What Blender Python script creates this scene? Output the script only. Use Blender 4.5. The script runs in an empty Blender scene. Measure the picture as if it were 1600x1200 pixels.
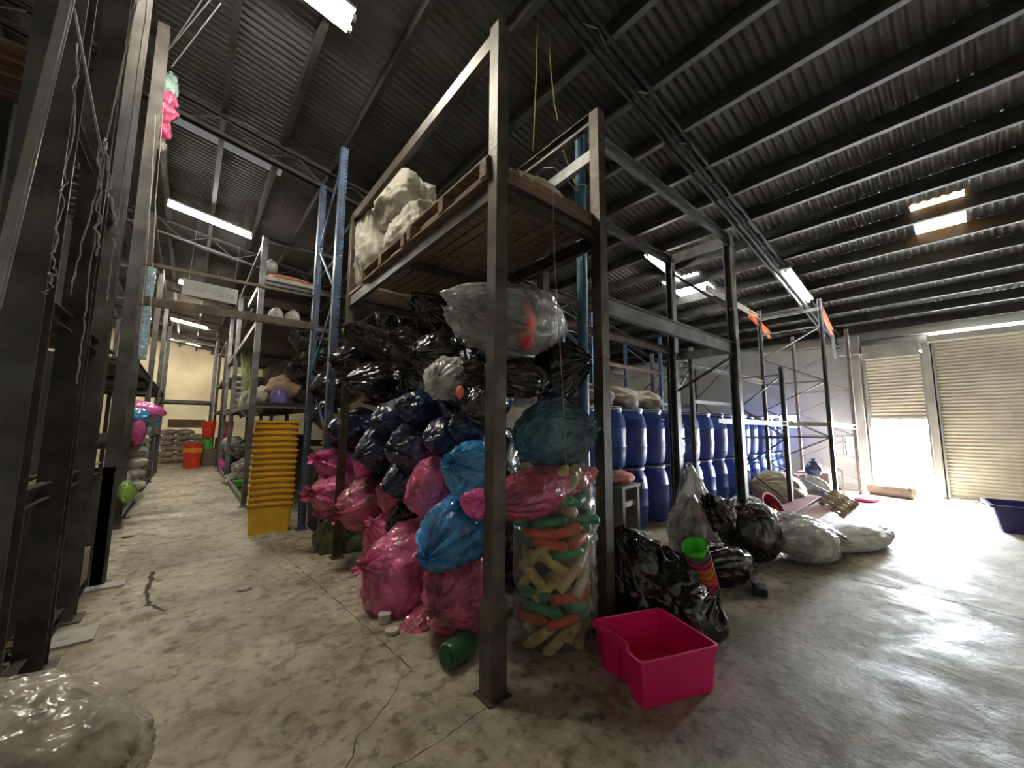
import bpy, bmesh, math, random
from math import sin, cos, pi, radians, exp, sqrt, atan2
from mathutils import Vector, Matrix, noise
sc = bpy.context.scene
COL = sc.collection
rnd = random.Random(7)

# ------------------------------------------------------------------ camera
F_PX = 603.0
yaw, pitch, roll, CAM_H = radians(39.9), radians(6.45), radians(0.35), 1.5
fw = Vector((sin(yaw)*cos(pitch), cos(yaw)*cos(pitch), sin(pitch)))
r0 = Vector((cos(yaw), -sin(yaw), 0)); u0 = r0.cross(fw)
rt = r0*cos(roll) + u0*sin(roll); up = rt.cross(fw)
cam_d = bpy.data.cameras.new('camera'); cam = bpy.data.objects.new('camera', cam_d); COL.objects.link(cam)
M = Matrix.Identity(4)
for i in range(3):
    M[i][0] = rt[i]; M[i][1] = up[i]; M[i][2] = -fw[i]
M[0][3], M[1][3], M[2][3] = 0, 0, CAM_H
cam.matrix_world = M
cam_d.sensor_width = 36; cam_d.lens = F_PX/1600*36; cam_d.clip_start = .05; cam_d.clip_end = 200
sc.camera = cam

# ------------------------------------------------------------------ world, exposure, big lights
w = bpy.data.worlds.new('world'); sc.world = w; w.use_nodes = True
bg = w.node_tree.nodes['Background']; bg.inputs[0].default_value = (.86, .93, 1, 1); bg.inputs[1].default_value = 80
vs = sc.view_settings
vs.view_transform = 'Standard'; vs.look = 'None'; vs.gamma = 1; vs.use_curve_mapping = False; vs.exposure = 1.75
def portal(loc, rot, sx, sy):
    l = bpy.data.lights.new('portal', 'AREA'); l.shape = 'RECTANGLE'; l.size = sx; l.size_y = sy
    l.cycles.is_portal = True
    o = bpy.data.objects.new('portal', l); o.location = loc; o.rotation_euler = rot; COL.objects.link(o)
portal((13.25, 1.18, .9), (0, radians(90), 0), 1.8, 1.1)

def ray(px, py): return (rt*((px-800)/F_PX) - up*((py-600)/F_PX) + fw)
def at(px, py, X=None, Y=None, Z=None):
    d = ray(px, py); c = Vector((0, 0, CAM_H))
    if X is not None: t = X/d.x
    elif Y is not None: t = Y/d.y
    else: t = (Z-CAM_H)/d.z
    return c + d*t
def depth(p): return (Vector(p)-Vector((0, 0, CAM_H))).dot(fw)
def msz(px, p): return px*depth(p)/F_PX

# ------------------------------------------------------------------ materials
MATS = {}
def mat(name, col, rough=.6, metal=0, col2=None, scale=6, bump=0, bscale=30, detail=4, coat=0, contrast=(.35, .65), bdist=.01, stretch=None, spec=.5, coords='Object'):
    if name in MATS: return MATS[name]
    m = bpy.data.materials.new(name); m.use_nodes = True; nt = m.node_tree; N = nt.nodes; L = nt.links
    b = N['Principled BSDF']
    b.inputs['Base Color'].default_value = (*col, 1); b.inputs['Roughness'].default_value = rough; b.inputs['Metallic'].default_value = metal
    b.inputs['Coat Weight'].default_value = coat; b.inputs['Coat Roughness'].default_value = .12
    b.inputs['Specular IOR Level'].default_value = spec
    tc = N.new('ShaderNodeTexCoord'); src = tc.outputs[coords]
    if stretch:
        mp = N.new('ShaderNodeMapping'); mp.inputs['Scale'].default_value = stretch; L.new(src, mp.inputs[0]); src = mp.outputs[0]
    nz = N.new('ShaderNodeTexNoise'); nz.inputs['Scale'].default_value = scale; nz.inputs['Detail'].default_value = detail; L.new(src, nz.inputs[0])
    c2 = col2 if col2 else tuple(c*.72 for c in col)
    cr = N.new('ShaderNodeValToRGB'); cr.color_ramp.elements[0].position = contrast[0]; cr.color_ramp.elements[1].position = contrast[1]
    cr.color_ramp.elements[0].color = (*c2, 1); cr.color_ramp.elements[1].color = (*col, 1)
    L.new(nz.outputs[0], cr.inputs[0]); L.new(cr.outputs[0], b.inputs['Base Color'])
    if bump:
        n2 = N.new('ShaderNodeTexNoise'); n2.inputs['Scale'].default_value = bscale; n2.inputs['Detail'].default_value = 3; L.new(src, n2.inputs[0])
        bp = N.new('ShaderNodeBump'); bp.inputs['Strength'].default_value = bump; bp.inputs['Distance'].default_value = bdist
        L.new(n2.outputs[0], bp.inputs['Height']); L.new(bp.outputs[0], b.inputs['Normal'])
    MATS[name] = m; return m

def crinkle(nt, src, b_in, s=1.0, strength=.9, dist=.02):
    """creased film: ridged, stretched voronoi + noise"""
    N = nt.nodes; L = nt.links
    nz = N.new('ShaderNodeTexNoise'); nz.inputs['Scale'].default_value = 4*s; nz.inputs['Detail'].default_value = 2; L.new(src, nz.inputs[0])
    mx = N.new('ShaderNodeVectorMath'); mx.operation = 'SCALE'; mx.inputs[3].default_value = .35
    L.new(nz.outputs[1], mx.inputs[0])
    ad = N.new('ShaderNodeVectorMath'); ad.operation = 'ADD'; L.new(src, ad.inputs[0]); L.new(mx.outputs[0], ad.inputs[1])
    vo = N.new('ShaderNodeTexVoronoi'); vo.inputs['Scale'].default_value = 9*s; L.new(ad.outputs[0], vo.inputs[0])
    v2 = N.new('ShaderNodeTexVoronoi'); v2.inputs['Scale'].default_value = 23*s; L.new(ad.outputs[0], v2.inputs[0])
    ma = N.new('ShaderNodeMath'); ma.operation = 'MULTIPLY_ADD'; ma.inputs[1].default_value = .4
    L.new(v2.outputs[0], ma.inputs[0]); L.new(vo.outputs[0], ma.inputs[2])
    bp = N.new('ShaderNodeBump'); bp.inputs['Strength'].default_value = strength; bp.inputs['Distance'].default_value = dist
    L.new(ma.outputs[0], bp.inputs['Height'])
    for i in b_in: L.new(bp.outputs[0], i)

def bagmat(name, col, col2, rough=.24, s=1.0, scale=3.5, dist=.022, contrast=(.38, .62)):
    if name in MATS: return MATS[name]
    m = mat(name, col, rough, 0, col2, scale, 0, contrast=contrast)
    nt = m.node_tree; b = nt.nodes['Principled BSDF']; tc = [n for n in nt.nodes if n.type == 'TEX_COORD'][0]
    crinkle(nt, tc.outputs['Object'], [b.inputs['Normal'], b.inputs['Coat Normal']], s, .8, dist)
    b.inputs['Coat Weight'].default_value = 1; b.inputs['Coat Roughness'].default_value = .07
    return m

def film(name, tint=(.9, .9, .88), amount=.25, rough=.18, s=1.0):
    if name in MATS: return MATS[name]
    m = bpy.data.materials.new(name); m.use_nodes = True; nt = m.node_tree; N = nt.nodes; L = nt.links
    b = N['Principled BSDF']; out = N['Material Output']
    b.inputs['Base Color'].default_value = (*tint, 1); b.inputs['Roughness'].default_value = rough; b.inputs['Specular IOR Level'].default_value = .9
    b.inputs['Coat Weight'].default_value = .8; b.inputs['Coat Roughness'].default_value = .1
    tr = N.new('ShaderNodeBsdfTransparent'); tr.inputs[0].default_value = (*[min(1, .85+.15*c) for c in tint], 1)
    mx = N.new('ShaderNodeMixShader'); tc = N.new('ShaderNodeTexCoord')
    nz = N.new('ShaderNodeTexNoise'); nz.inputs['Scale'].default_value = 5*s; nz.inputs['Detail'].default_value = 4; L.new(tc.outputs['Object'], nz.inputs[0])
    lw = N.new('ShaderNodeLayerWeight'); lw.inputs[0].default_value = .35
    mr = N.new('ShaderNodeMapRange'); mr.inputs[1].default_value = .35; mr.inputs[2].default_value = .7
    mr.inputs[3].default_value = amount*.45; mr.inputs[4].default_value = min(1, amount*1.7); L.new(nz.outputs[0], mr.inputs[0])
    ad = N.new('ShaderNodeMath'); ad.operation = 'MULTIPLY_ADD'; ad.use_clamp = True; ad.inputs[1].default_value = .55
    L.new(lw.outputs['Facing'], ad.inputs[0]); L.new(mr.outputs[0], ad.inputs[2])
    L.new(ad.outputs[0], mx.inputs[0]); L.new(tr.outputs[0], mx.inputs[1]); L.new(b.outputs[0], mx.inputs[2]); L.new(mx.outputs[0], out.inputs[0])
    crinkle(nt, tc.outputs['Object'], [b.inputs['Normal'], b.inputs['Coat Normal']], s, .9, .02)
    MATS[name] = m; return m

def emis(name, col, st):
    m = bpy.data.materials.new(name); m.use_nodes = True; b = m.node_tree.nodes['Principled BSDF']
    b.inputs['Base Color'].default_value = (.8, .8, .8, 1)
    b.inputs['Emission Color'].default_value = (*col, 1); b.inputs['Emission Strength'].default_value = st
    MATS[name] = m; return m

STEEL = mat('dark_rack_steel', (.105, .082, .058), .5, .35, (.05, .037, .025), 7, .3, 40)
STEELG = mat('grey_rack_steel', (.20, .205, .205), .45, .4, (.10, .095, .09), 6, .25, 40)
BROWNST = mat('rusty_brown_steel', (.16, .11, .075), .6, .25, (.07, .045, .03), 9, .3, 50)
BLUEST = mat('blue_painted_steel', (.10, .17, .33), .45, .3, (.06, .09, .17), 6, .2, 40)
LEFTST = mat('old_grey_steel', (.13, .12, .11), .55, .3, (.06, .055, .05), 5, .3, 30)
WHITEST = mat('pale_painted_beam', (.62, .56, .50), .5, .1, (.40, .34, .28), 8, .2, 40)
ORANGE = mat('orange_painted_steel', (.85, .22, .06), .5, .1, (.55, .13, .04), 8)
GALV = mat('galvanised_rod', (.55, .56, .55), .4, .6)
WOOD = mat('pallet_wood', (.27, .18, .105), .75, 0, (.13, .082, .045), 4, .5, 25, stretch=(1, 8, 8))
WOODL = mat('pale_pallet_wood', (.46, .35, .24), .7, 0, (.26, .19, .12), 4, .5, 25, stretch=(8, 1, 8))
DWOOD = mat('dark_shelf_wood', (.12, .085, .055), .8, 0, (.06, .042, .028), 4, .4, 25)
ROPEY = mat('yellow_rope', (.62, .60, .20), .8, 0, (.42, .38, .1), 60)
ROPEW = mat('pale_string', (.62, .58, .52), .8, 0, (.36, .32, .28), 50)
ROPER = mat('brown_string', (.45, .26, .18), .8)

def perf_mat():
    m = mat('perforated_blue_upright', (.085, .125, .20), .45, .35, (.05, .07, .11), 6, .2, 40)
    nt = m.node_tree; N = nt.nodes; L = nt.links; b = N['Principled BSDF']; out = N['Material Output']
    tc = N.new('ShaderNodeTexCoord'); sp = N.new('ShaderNodeSeparateXYZ'); L.new(tc.outputs['Object'], sp.inputs[0])
    def ma(op, a, bb=None):
        n = N.new('ShaderNodeMath'); n.operation = op
        if hasattr(a, 'links'): L.new(a, n.inputs[0])
        else: n.inputs[0].default_value = a
        if bb is not None:
            if hasattr(bb, 'links'): L.new(bb, n.inputs[1])
            else: n.inputs[1].default_value = bb
        return n.outputs[0]
    fr = ma('FRACT', ma('MULTIPLY', sp.outputs[2], 18.0)); dz = ma('MULTIPLY', ma('ABSOLUTE', ma('SUBTRACT', fr, .5)), 1/18.)
    inz = ma('LESS_THAN', dz, .011)
    ax = ma('ABSOLUTE', ma('SUBTRACT', ma('ABSOLUTE', sp.outputs[0]), .026)); inx = ma('LESS_THAN', ax, .007)
    hole = ma('MULTIPLY', inz, inx)
    tr = N.new('ShaderNodeBsdfTransparent'); mx = N.new('ShaderNodeMixShader')
    L.new(hole, mx.inputs[0]); L.new(b.outputs[0], mx.inputs[1]); L.new(tr.outputs[0], mx.inputs[2]); L.new(mx.outputs[0], out.inputs[0])
    return m
PERF = perf_mat()

def floor_mat():
    m = bpy.data.materials.new('worn_concrete'); m.use_nodes = True; nt = m.node_tree; N = nt.nodes; L = nt.links
    b = N['Principled BSDF']; tc = N.new('ShaderNodeTexCoord')
    def nz(s, d, dist=0):
        n = N.new('ShaderNodeTexNoise'); n.inputs['Scale'].default_value = s; n.inputs['Detail'].default_value = d; n.inputs['Distortion'].default_value = dist
        n.inputs['Roughness'].default_value = .62
        L.new(tc.outputs['Object'], n.inputs[0]); return n.outputs[0]
    def ramp(inp, pts):
        c = N.new('ShaderNodeValToRGB'); e = c.color_ramp.elements
        while len(e) < len(pts): e.new(.5)
        for i, (p, col) in enumerate(pts): e[i].position = p; e[i].color = (*col, 1)
        L.new(inp, c.inputs[0]); return c.outputs[0]
    big = ramp(nz(.9, 6, .6), [(.30, (.17, .145, .095)), (.44, (.31, .275, .20)), (.56, (.45, .405, .305)), (.7, (.36, .32, .235))])
    sp = ramp(nz(11, 8, .2), [(.36, (.48, .45, .40)), (.48, (1, 1, 1)), (.57, (1, 1, 1)), (.66, (1.25, 1.25, 1.22))])
    scuff = ramp(nz(4.5, 10, .35), [(.36, (.60, .55, .45)), (.46, (1, 1, 1)), (.6, (1, 1, 1)), (.68, (1.3, 1.3, 1.26))])
    def mul(a, c):
        n = N.new('ShaderNodeMix'); n.data_type = 'RGBA'; n.blend_type = 'MULTIPLY'; n.inputs[0].default_value = 1
        L.new(a, n.inputs[6]); L.new(c, n.inputs[7]); return n.outputs[2]
    L.new(mul(mul(big, sp), scuff), b.inputs['Base Color'])
    rr = N.new('ShaderNodeMapRange'); rr.inputs[1].default_value = .35; rr.inputs[2].default_value = .65; rr.inputs[3].default_value = .48; rr.inputs[4].default_value = .8; b.inputs['Specular IOR Level'].default_value = .32
    L.new(nz(2.2, 5, .5), rr.inputs[0]); L.new(rr.outputs[0], b.inputs['Roughness'])
    bp = N.new('ShaderNodeBump'); bp.inputs['Strength'].default_value = .5; bp.inputs['Distance'].default_value = .008
    L.new(nz(14, 8, .3), bp.inputs['Height']); L.new(bp.outputs[0], b.inputs['Normal'])
    return m
FLOORM = floor_mat()

# ------------------------------------------------------------------ mesh helpers
class MB:
    def __init__(s): s.v = []; s.f = []
    def add(s, vs_, fs_):
        o = len(s.v); s.v += [tuple(v) for v in vs_]; s.f += [tuple(i+o for i in f) for f in fs_]; return s
    def box(s, x0, x1, y0, y1, z0, z1):
        return s.add([(x0,y0,z0),(x1,y0,z0),(x1,y1,z0),(x0,y1,z0),(x0,y0,z1),(x1,y0,z1),(x1,y1,z1),(x0,y1,z1)],
                     [(0,3,2,1),(4,5,6,7),(0,1,5,4),(1,2,6,5),(2,3,7,6),(3,0,4,7)])
    def bar(s, p, q, wd, ht, upv=(0,0,1)):
        p = Vector(p); q = Vector(q); d = (q-p).normalized(); u = Vector(upv)
        if abs(d.dot(u)) > .98: u = Vector((0, 1, 0))
        sx = d.cross(u).normalized(); uu = sx.cross(d).normalized(); vs_ = []
        for c in (p, q):
            for a, b in ((-1,-1),(1,-1),(1,1),(-1,1)): vs_.append(c + sx*a*wd/2 + uu*b*ht/2)
        return s.add(vs_, [(0,1,2,3),(7,6,5,4),(0,4,5,1),(1,5,6,2),(2,6,7,3),(3,7,4,0)])
    def channel(s, p, q, wd, ht, t=.008, side=1, upv=(0,0,1)):
        """C section beam, open towards side"""
        p = Vector(p); q = Vector(q); d = (q-p).normalized(); u = Vector(upv)
        if abs(d.dot(u)) > .98: u = Vector((0, 1, 0))
        sx = d.cross(u).normalized()*side; uu = u - d*u.dot(d); uu.normalize()
        prof = [(-wd/2,-ht/2),(wd/2,-ht/2),(wd/2,-ht/2+t),(-wd/2+t,-ht/2+t),(-wd/2+t,ht/2-t),(wd/2,ht/2-t),(wd/2,ht/2),(-wd/2,ht/2)]
        n = len(prof); vs_ = [c + sx*a + uu*b for c in (p, q) for a, b in prof]
        fs_ = [(i, (i+1) % n, (i+1) % n + n, i+n) for i in range(n)] + [tuple(range(n))[::-1], tuple(range(n, 2*n))]
        return s.add(vs_, fs_)
    def tube(s, pts, r, n=8, closed_ends=True):
        pts = [Vector(p) for p in pts]; rings = []
        for i, p in enumerate(pts):
            d = (pts[min(i+1, len(pts)-1)] - pts[max(i-1, 0)]).normalized()
            u = Vector((0,0,1)) if abs(d.z) < .9 else Vector((1,0,0))
            a = d.cross(u).normalized(); b = a.cross(d); rr = r[i] if isinstance(r, (list, tuple)) else r
            rings.append([p + a*cos(2*pi*k/n)*rr + b*sin(2*pi*k/n)*rr for k in range(n)])
        fs_ = [(i*n+k, i*n+(k+1) % n, (i+1)*n+(k+1) % n, (i+1)*n+k) for i in range(len(pts)-1) for k in range(n)]
        if closed_ends: fs_ += [tuple(range(n)), tuple(range((len(pts)-1)*n, len(pts)*n))[::-1]]
        return s.add([v for rg in rings for v in rg], fs_)
    def lathe(s, prof, n=32, c=(0,0,0)):
        vs_ = []
        for (r, z) in prof:
            for k in range(n): vs_.append((c[0]+r*cos(2*pi*k/n), c[1]+r*sin(2*pi*k/n), c[2]+z))
        fs_ = [(i*n+k, i*n+(k+1) % n, (i+1)*n+(k+1) % n, (i+1)*n+k) for i in range(len(prof)-1) for k in range(n)]
        fs_ += [tuple(range(n))[::-1], tuple(range((len(prof)-1)*n, len(prof)*n))]
        return s.add(vs_, fs_)
    def loft(s, rings, cap0=True, cap1=True):
        n = len(rings[0]); vs_ = [v for rg in rings for v in rg]
        fs_ = [(i*n+k, i*n+(k+1) % n, (i+1)*n+(k+1) % n, (i+1)*n+k) for i in range(len(rings)-1) for k in range(n)]
        if cap0: fs_.append(tuple(range(n))[::-1])
        if cap1: fs_.append(tuple(range((len(rings)-1)*n, len(rings)*n)))
        return s.add(vs_, fs_)
    def build(s, name, m, parent=None, loc=None, smooth=False, bevel=0, origin=None):
        me = bpy.data.meshes.new(name)
        vv = s.v
        if origin is not None: vv = [(x-origin[0], y-origin[1], z-origin[2]) for x, y, z in vv]; loc = origin
        me.from_pydata(vv, [], s.f); me.materials.append(m)
        bm = bmesh.new(); bm.from_mesh(me); bmesh.ops.recalc_face_normals(bm, faces=bm.faces); bm.to_mesh(me); bm.free()
        if smooth:
            for p in me.polygons: p.use_smooth = True
            if smooth == 'auto':
                me.set_sharp_from_angle(angle=radians(35))
        o = bpy.data.objects.new(name, me); COL.objects.link(o)
        if parent: o.parent = parent
        if loc is not None: o.location = loc
        if bevel:
            md = o.modifiers.new('bevel', 'BEVEL'); md.width = bevel; md.segments = 2; md.limit_method = 'ANGLE'
        return o

def tag(o, label, cat, group=None, kind=None):
    o['label'] = label; o['category'] = cat
    if group: o['group'] = group
    if kind: o['kind'] = kind
    return o
def thing(name, label, cat, loc=(0,0,0), rz=0, group=None):
    o = bpy.data.objects.new(name, None); COL.objects.link(o); o.location = loc; o.rotation_euler = (0, 0, rz)
    o.empty_display_size = .1
    return tag(o, label, cat, group)
def struct(o, label=None):
    o['kind'] = 'structure'
    return o
def dup(root, loc=None, rot=None, label=None, group=None, mats=None):
    c = root.copy(); COL.objects.link(c)
    if loc is not None: c.location = loc
    if rot is not None: c.rotation_euler = rot
    if label: c['label'] = label
    if group: c['group'] = group
    def rec(src, dst):
        for ch in src.children:
            k = ch.copy(); COL.objects.link(k); k.parent = dst; rec(ch, k)
    rec(root, c)
    return c

# ------------------------------------------------------------------ SETTING: floor, roof, walls, shutters
YB, YF, XR, XL = -4.2, 29.5, 13.0, -3.6
def Zr(x): return 6.15 - .163*x
fl = MB(); fl.box(XL-.3, XR+.25, YB-.3, YF+.3, -.15, 0); struct(fl.build('floor', FLOORM))
gr = MB(); gr.box(XR+.25, 40, -14, 16, -.2, -.06); struct(gr.build('ground', mat('bright_yard_concrete', (.62, .62, .60), .8, 0, (.5, .5, .48), 2)))

WALLM = mat('painted_block_wall', (.80, .80, .77), .8, 0, (.60, .595, .57), .9, .3, 14, detail=8)
CREAM = mat('cream_wall', (.78, .72, .55), .8, 0, (.62, .56, .42), .8, .2, 10, detail=7)
CONC = mat('raw_concrete', (.58, .57, .52), .85, 0, (.40, .39, .36), 2, .4, 20, detail=8)
SHUT = mat('shutter_steel', (.74, .70, .58), .5, .1, (.58, .54, .43), 1.6, 0, detail=6)
WT = 4.0
wr = MB()
def wallx(y0, y1, z0, z1): wr.box(XR, XR+.2, y0, y1, z0, z1)
WIN = [(2.02, 2.20, .85, 1.32), (3.15, 4.0, 1.55, 1.88)]
wallx(1.70, 2.02, 0, WT); wallx(2.02, 2.20, 0, .85); wallx(2.02, 2.20, 1.32, WT); wallx(2.20, 3.15, 0, WT)
wallx(3.15, 4.0, 0, 1.55); wallx(3.15, 4.0, 1.88, WT); wallx(4.0, YF, 0, WT)
wallx(.52, 1.70, 3.35, WT); wallx(-3.9, .52, 3.70, WT); wallx(YB, -3.9, 0, WT); 
struct(wr.build('wall_right', WALLM))
for i, (a, b, c, d) in enumerate(WIN):
    f = MB(); f.box(XR-.02, XR+.22, a-.03, a, c-.03, d+.03); f.box(XR-.02, XR+.22, b, b+.03, c-.03, d+.03); f.box(XR-.02, XR+.22, a, b, c-.03, c); f.box(XR-.02, XR+.22, a, b, d, d+.03)
    struct(f.build('window_%d' % (i+1), GALV))
pl = MB(); pl.box(XR-.18, XR, 1.74, 2.0, 0, WT-.5); pl.box(XR-.3, XR, 1.70, 2.12, WT-.62, WT-.15); struct(pl.build('trim_1', CONC, bevel=.01))
mu = MB(); mu.box(XR-.1, XR+.2, .50, .66, 0, 3.5); struct(mu.build('trim_2', CONC, bevel=.008))
hd = MB(); hd.box(XR-.32, XR, .70, 1.66, 3.22, 3.55); struct(hd.build('trim_3', mat('shutter_box_paint', (.60, .60, .55), .5, .1, (.42, .40, .35), 3)))
hd = MB(); hd.box(XR-.34, XR, -3.9, .55, 3.48, 3.62); struct(hd.build('trim_4', mat('pale_lintel_paint', (.74, .72, .63), .5)))
hb = MB(); hb.box(XR-.14, XR, YB, 4.0, 3.72, 3.92); struct(hb.build('trim_5', CONC))
def shutter(name, y0, y1, z0, z1, per=.076):
    m = MB(); n = int((z1-z0)/per)*6; vs_ = []; 
    for i in range(n+1):
        z = z0 + (z1-z0)*i/n; ph = (i % 6)/6*2*pi
        dx = -.014*max(-.35, sin(ph))
        for y in (y0, y1): vs_.append((XR-.04+dx, y, z))
    fs_ = [(2*i, 2*i+1, 2*i+3, 2*i+2) for i in range(n)]
    m.add(vs_, fs_); m.box(XR-.07, XR-.01, y0, y1, z0-.05, z0)
    o = m.build(name, SHUT); return struct(o)
d1 = shutter('door_1', .67, 1.69, 1.80, 3.32); d2 = shutter('door_2', -3.88, .50, .06, 3.58)
g = MB(); g.box(XR-.09, XR, 1.64, 1.70, 0, 3.3); struct(g.build('guide_rail', GALV, d1)); g = MB(); g.box(XR-.09, XR, .66, .70, 0, 3.3); struct(g.build('guide_rail', GALV, d1))
g = MB(); g.box(XR-.1, XR-.04, .47, .53, 0, 3.5); struct(g.build('guide_rail', GALV, d2))

b_ = MB(); b_.box(XL, XR, YF, YF+.2, 0, 7); struct(b_.build('wall_back', CREAM))
b_ = MB(); b_.box(XL-.2, XL, YB, YF, 0, 7); struct(b_.build('wall_left', CONC))
b_ = MB(); b_.box(XL, XR, YB-.2, YB, 0, 7); struct(b_.build('wall_front', CONC))

# corrugated roof with openings for the translucent sheets
SKY = [(8.05, 9.22, -.16, .36, 'orange'), (8.10, 9.25, 3.55, 4.35, 'clear'), (-.55, .95, 7.30, 7.72, 'dirty')]
ROOFM = mat('weathered_roof_sheet', (.165, .165, .16), .5, .3, (.095, .09, .085), 1.2, 0, detail=7)
purl = []
x = XR-.35
while x > XL+.2: purl.append(x); x -= .74
xs = sorted(set([XL-.1, XR+.35] + [s[0] for s in SKY] + [s[1] for s in SKY]))
PER = .1; SEG = 6; ny = int((YF-YB)/PER)*SEG
def yv(j): return YB + (YF-YB)*j/ny
def zc(j): return .012*sin(2*pi*(j % SEG)/SEG)
rm = MB(); vs_ = []
for j in range(ny+1):
    for X in xs: vs_.append((X, yv(j), Zr(X)+zc(j)))
nx = len(xs); fs_ = []
for j in range(ny):
    yc = yv(j+.5)
    for i in range(nx-1):
        xc = (xs[i]+xs[i+1])/2
        if any(s[0] < xc < s[1] and s[2] < yc < s[3] for s in SKY): continue
        fs_.append((j*nx+i, j*nx+i+1, (j+1)*nx+i+1, (j+1)*nx+i))
rm.add(vs_, fs_); ro = rm.build('ceiling', ROOFM, smooth=True); struct(ro)
def skymat(name, col, fac):
    m = bpy.data.materials.new(name); m.use_nodes = True; nt = m.node_tree; N = nt.nodes; L = nt.links; out = N['Material Output']
    t = N.new('ShaderNodeBsdfTranslucent'); t.inputs[0].default_value = (*[c*fac for c in col], 1)
    d = N['Principled BSDF']; d.inputs['Base Color'].default_value = (*[c*.5 for c in col], 1); mx = N.new('ShaderNodeMixShader'); mx.inputs[0].default_value = .15
    L.new(t.outputs[0], mx.inputs[1]); L.new(d.outputs[0], mx.inputs[2]); L.new(mx.outputs[0], out.inputs[0]); return m
SM = {'orange': skymat('orange_translucent_sheet', (1, .55, .20), .035), 'clear': skymat('clear_translucent_sheet', (1, .95, .9), .10), 'dirty': skymat('dirty_translucent_sheet', (.8, .82, .75), .0010)}
for k, (x0, x1, y0, y1, kd) in enumerate(SKY):
    m = MB(); js = [j for j in range(ny+1) if y0-.02 < yv(j) < y1+.02]; vv = []
    for j in js:
        for X in (x0-.02, x1+.02): vv.append((X, yv(j), Zr(X)+zc(j)+.004))
    m.add(vv, [(2*i, 2*i+1, 2*i+3, 2*i+2) for i in range(len(js)-1)]); struct(m.build('window_%d' % (k+3), SM[kd], smooth=True))
PURL = mat('dark_purlin_steel', (.055, .052, .048), .6, .3, (.03, .028, .025), 6)
for x in purl:
    m = MB(); z = Zr(x) - .016 - .095
    m.channel((x, YB, z), (x, YF, z), .07, .19, .006, 1); struct(m.build('purlin', PURL))
for y in (-2.6, 2.1, 6.6, 11.3, 16.0, 20.7, 25.3):       # lattice rafters under the purlins
    m = MB(); a = Vector((XL, y, Zr(XL)-.20)); b = Vector((XR, y, Zr(XR)-.20)); off = Vector((0, 0, -.30))
    for s_ in (-.04, .04):
        o_ = Vector((0, s_, 0)); m.bar(a+o_, b+o_, .03, .05); m.bar(a+off+o_, b+off+o_, .03, .05)
    n = 36
    for i in range(n):
        p = a.lerp(b, i/n); q = a.lerp(b, (i+1)/n)
        if i % 2: m.bar(p+off, q, .02, .02)
        else: m.bar(p, q+off, .02, .02)
    struct(m.build('rafter', PURL))

# floor cracks and joint
CRK = mat('crack_dirt', (.05, .042, .03), .9)
def crack(pts, wd, seed, j=.02):
    r_ = random.Random(seed); P = []
    for a, b in zip(pts[:-1], pts[1:]):
        n = max(2, int((b-a).length/.05))
        for i in range(n): P.append(a.lerp(b, i/n) + Vector((r_.uniform(-j, j), r_.uniform(-j, j), 0)))
    P.append(pts[-1]); vs_ = []; 
    for i, p in enumerate(P):
        d = (P[min(i+1, len(P)-1)]-P[max(i-1, 0)]).normalized(); s_ = Vector((-d.y, d.x, 0)); w_ = wd*r_.uniform(.4, 1.2)/2
        for q in (p - s_*w_, p + s_*w_): vs_.append((q.x, q.y, .0012))
    m = MB(); m.add(vs_, [(2*i, 2*i+1, 2*i+3, 2*i+2) for i in range(len(P)-1)])
    struct(m.build('floor_crack', CRK))
G = lambda x, y: at(x, y, Z=0)
crack([G(417,848), G(470,890), G(560,969), G(644,1046)], .008, 1, .006)
crack([G(190,895), G(290,880), G(330,872), G(400,868), G(470,862)], .010, 2, .01)
crack([G(240,893), G(228,925), G(232,945), G(258,955)], .035, 3, .012)
crack([G(644,1046), G(625,1062), G(600,1110), G(560,1150), G(540,1200)], .006, 4, .012)
crack([G(765,1105), G(720,1135), G(660,1175), G(600,1210)], .008, 5, .01)
crack([G(1230,885), G(1330,905), G(1450,930), G(1600,968)], .014, 6, .004)
crack([G(150,905), G(215,882), G(240,876)], .008, 7, .01)

# ------------------------------------------------------------------ LAMPS
TUBEC = emis('cool_tube_light', (1, .95, .82), 85); TUBEN = emis('near_tube_light', (1, .94, .80), 95); TUBEW = emis('warm_tube_light', (1, .88, .66), 170); TUBEG = emis('greenish_tube_light', (.93, 1, .93), 38)
TUBED = emis('dim_tube_light', (1, .93, .8), 4)
FIX = mat('lamp_batten_paint', (.8, .8, .78), .5)
def lamp(label, x0, x1, y, m, tubes=2, drop=.52, dz=0):
    t = thing('tube_lamp', label, 'lamp', ((x0+x1)/2, y, Zr((x0+x1)/2)-drop), group=None)
    L0 = (x1-x0)/2; s_ = -.163
    b = MB(); b.bar((-L0, 0, .055-s_*L0*1), (L0, 0, .055+s_*L0), .17+.14*(tubes-1), .035); b.build('batten', FIX, t)  # batten made wide to block upward light and keep the roof dark
    for k in range(tubes):
        yy = (k-(tubes-1)/2)*.15
        c = MB(); c.tube([(-L0+.03, yy, .015-s_*(L0-.03)), (L0-.03, yy, .015+s_*(L0-.03))], .017, 10); c.build('light_tube', m, t, smooth='auto')
        for e in (-1, 1):
            h = MB(); h.box(e*L0-.02, e*L0+.02, yy-.02, yy+.02, -.01+s_*L0*e, .05+s_*L0*e); h.build('lamp_holder', FIX, t)
    for e in (-.6, .6):
        h = MB(); h.tube([(e*L0, 0, .07+s_*L0*e), (e*L0, 0, drop-.18+s_*L0*e)], .004, 6); h.build('hanger_wire', GALV, t)
    return t
lamp('twin tube lamp cut off by the top edge, nearest over the aisle', -.35, 1.00, 3.86, TUBEN, 2, .30)
lamp('pair of long white tubes hanging over the left aisle above the sign board', -.62, .76, 9.9, TUBEC, 2, .40)
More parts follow.
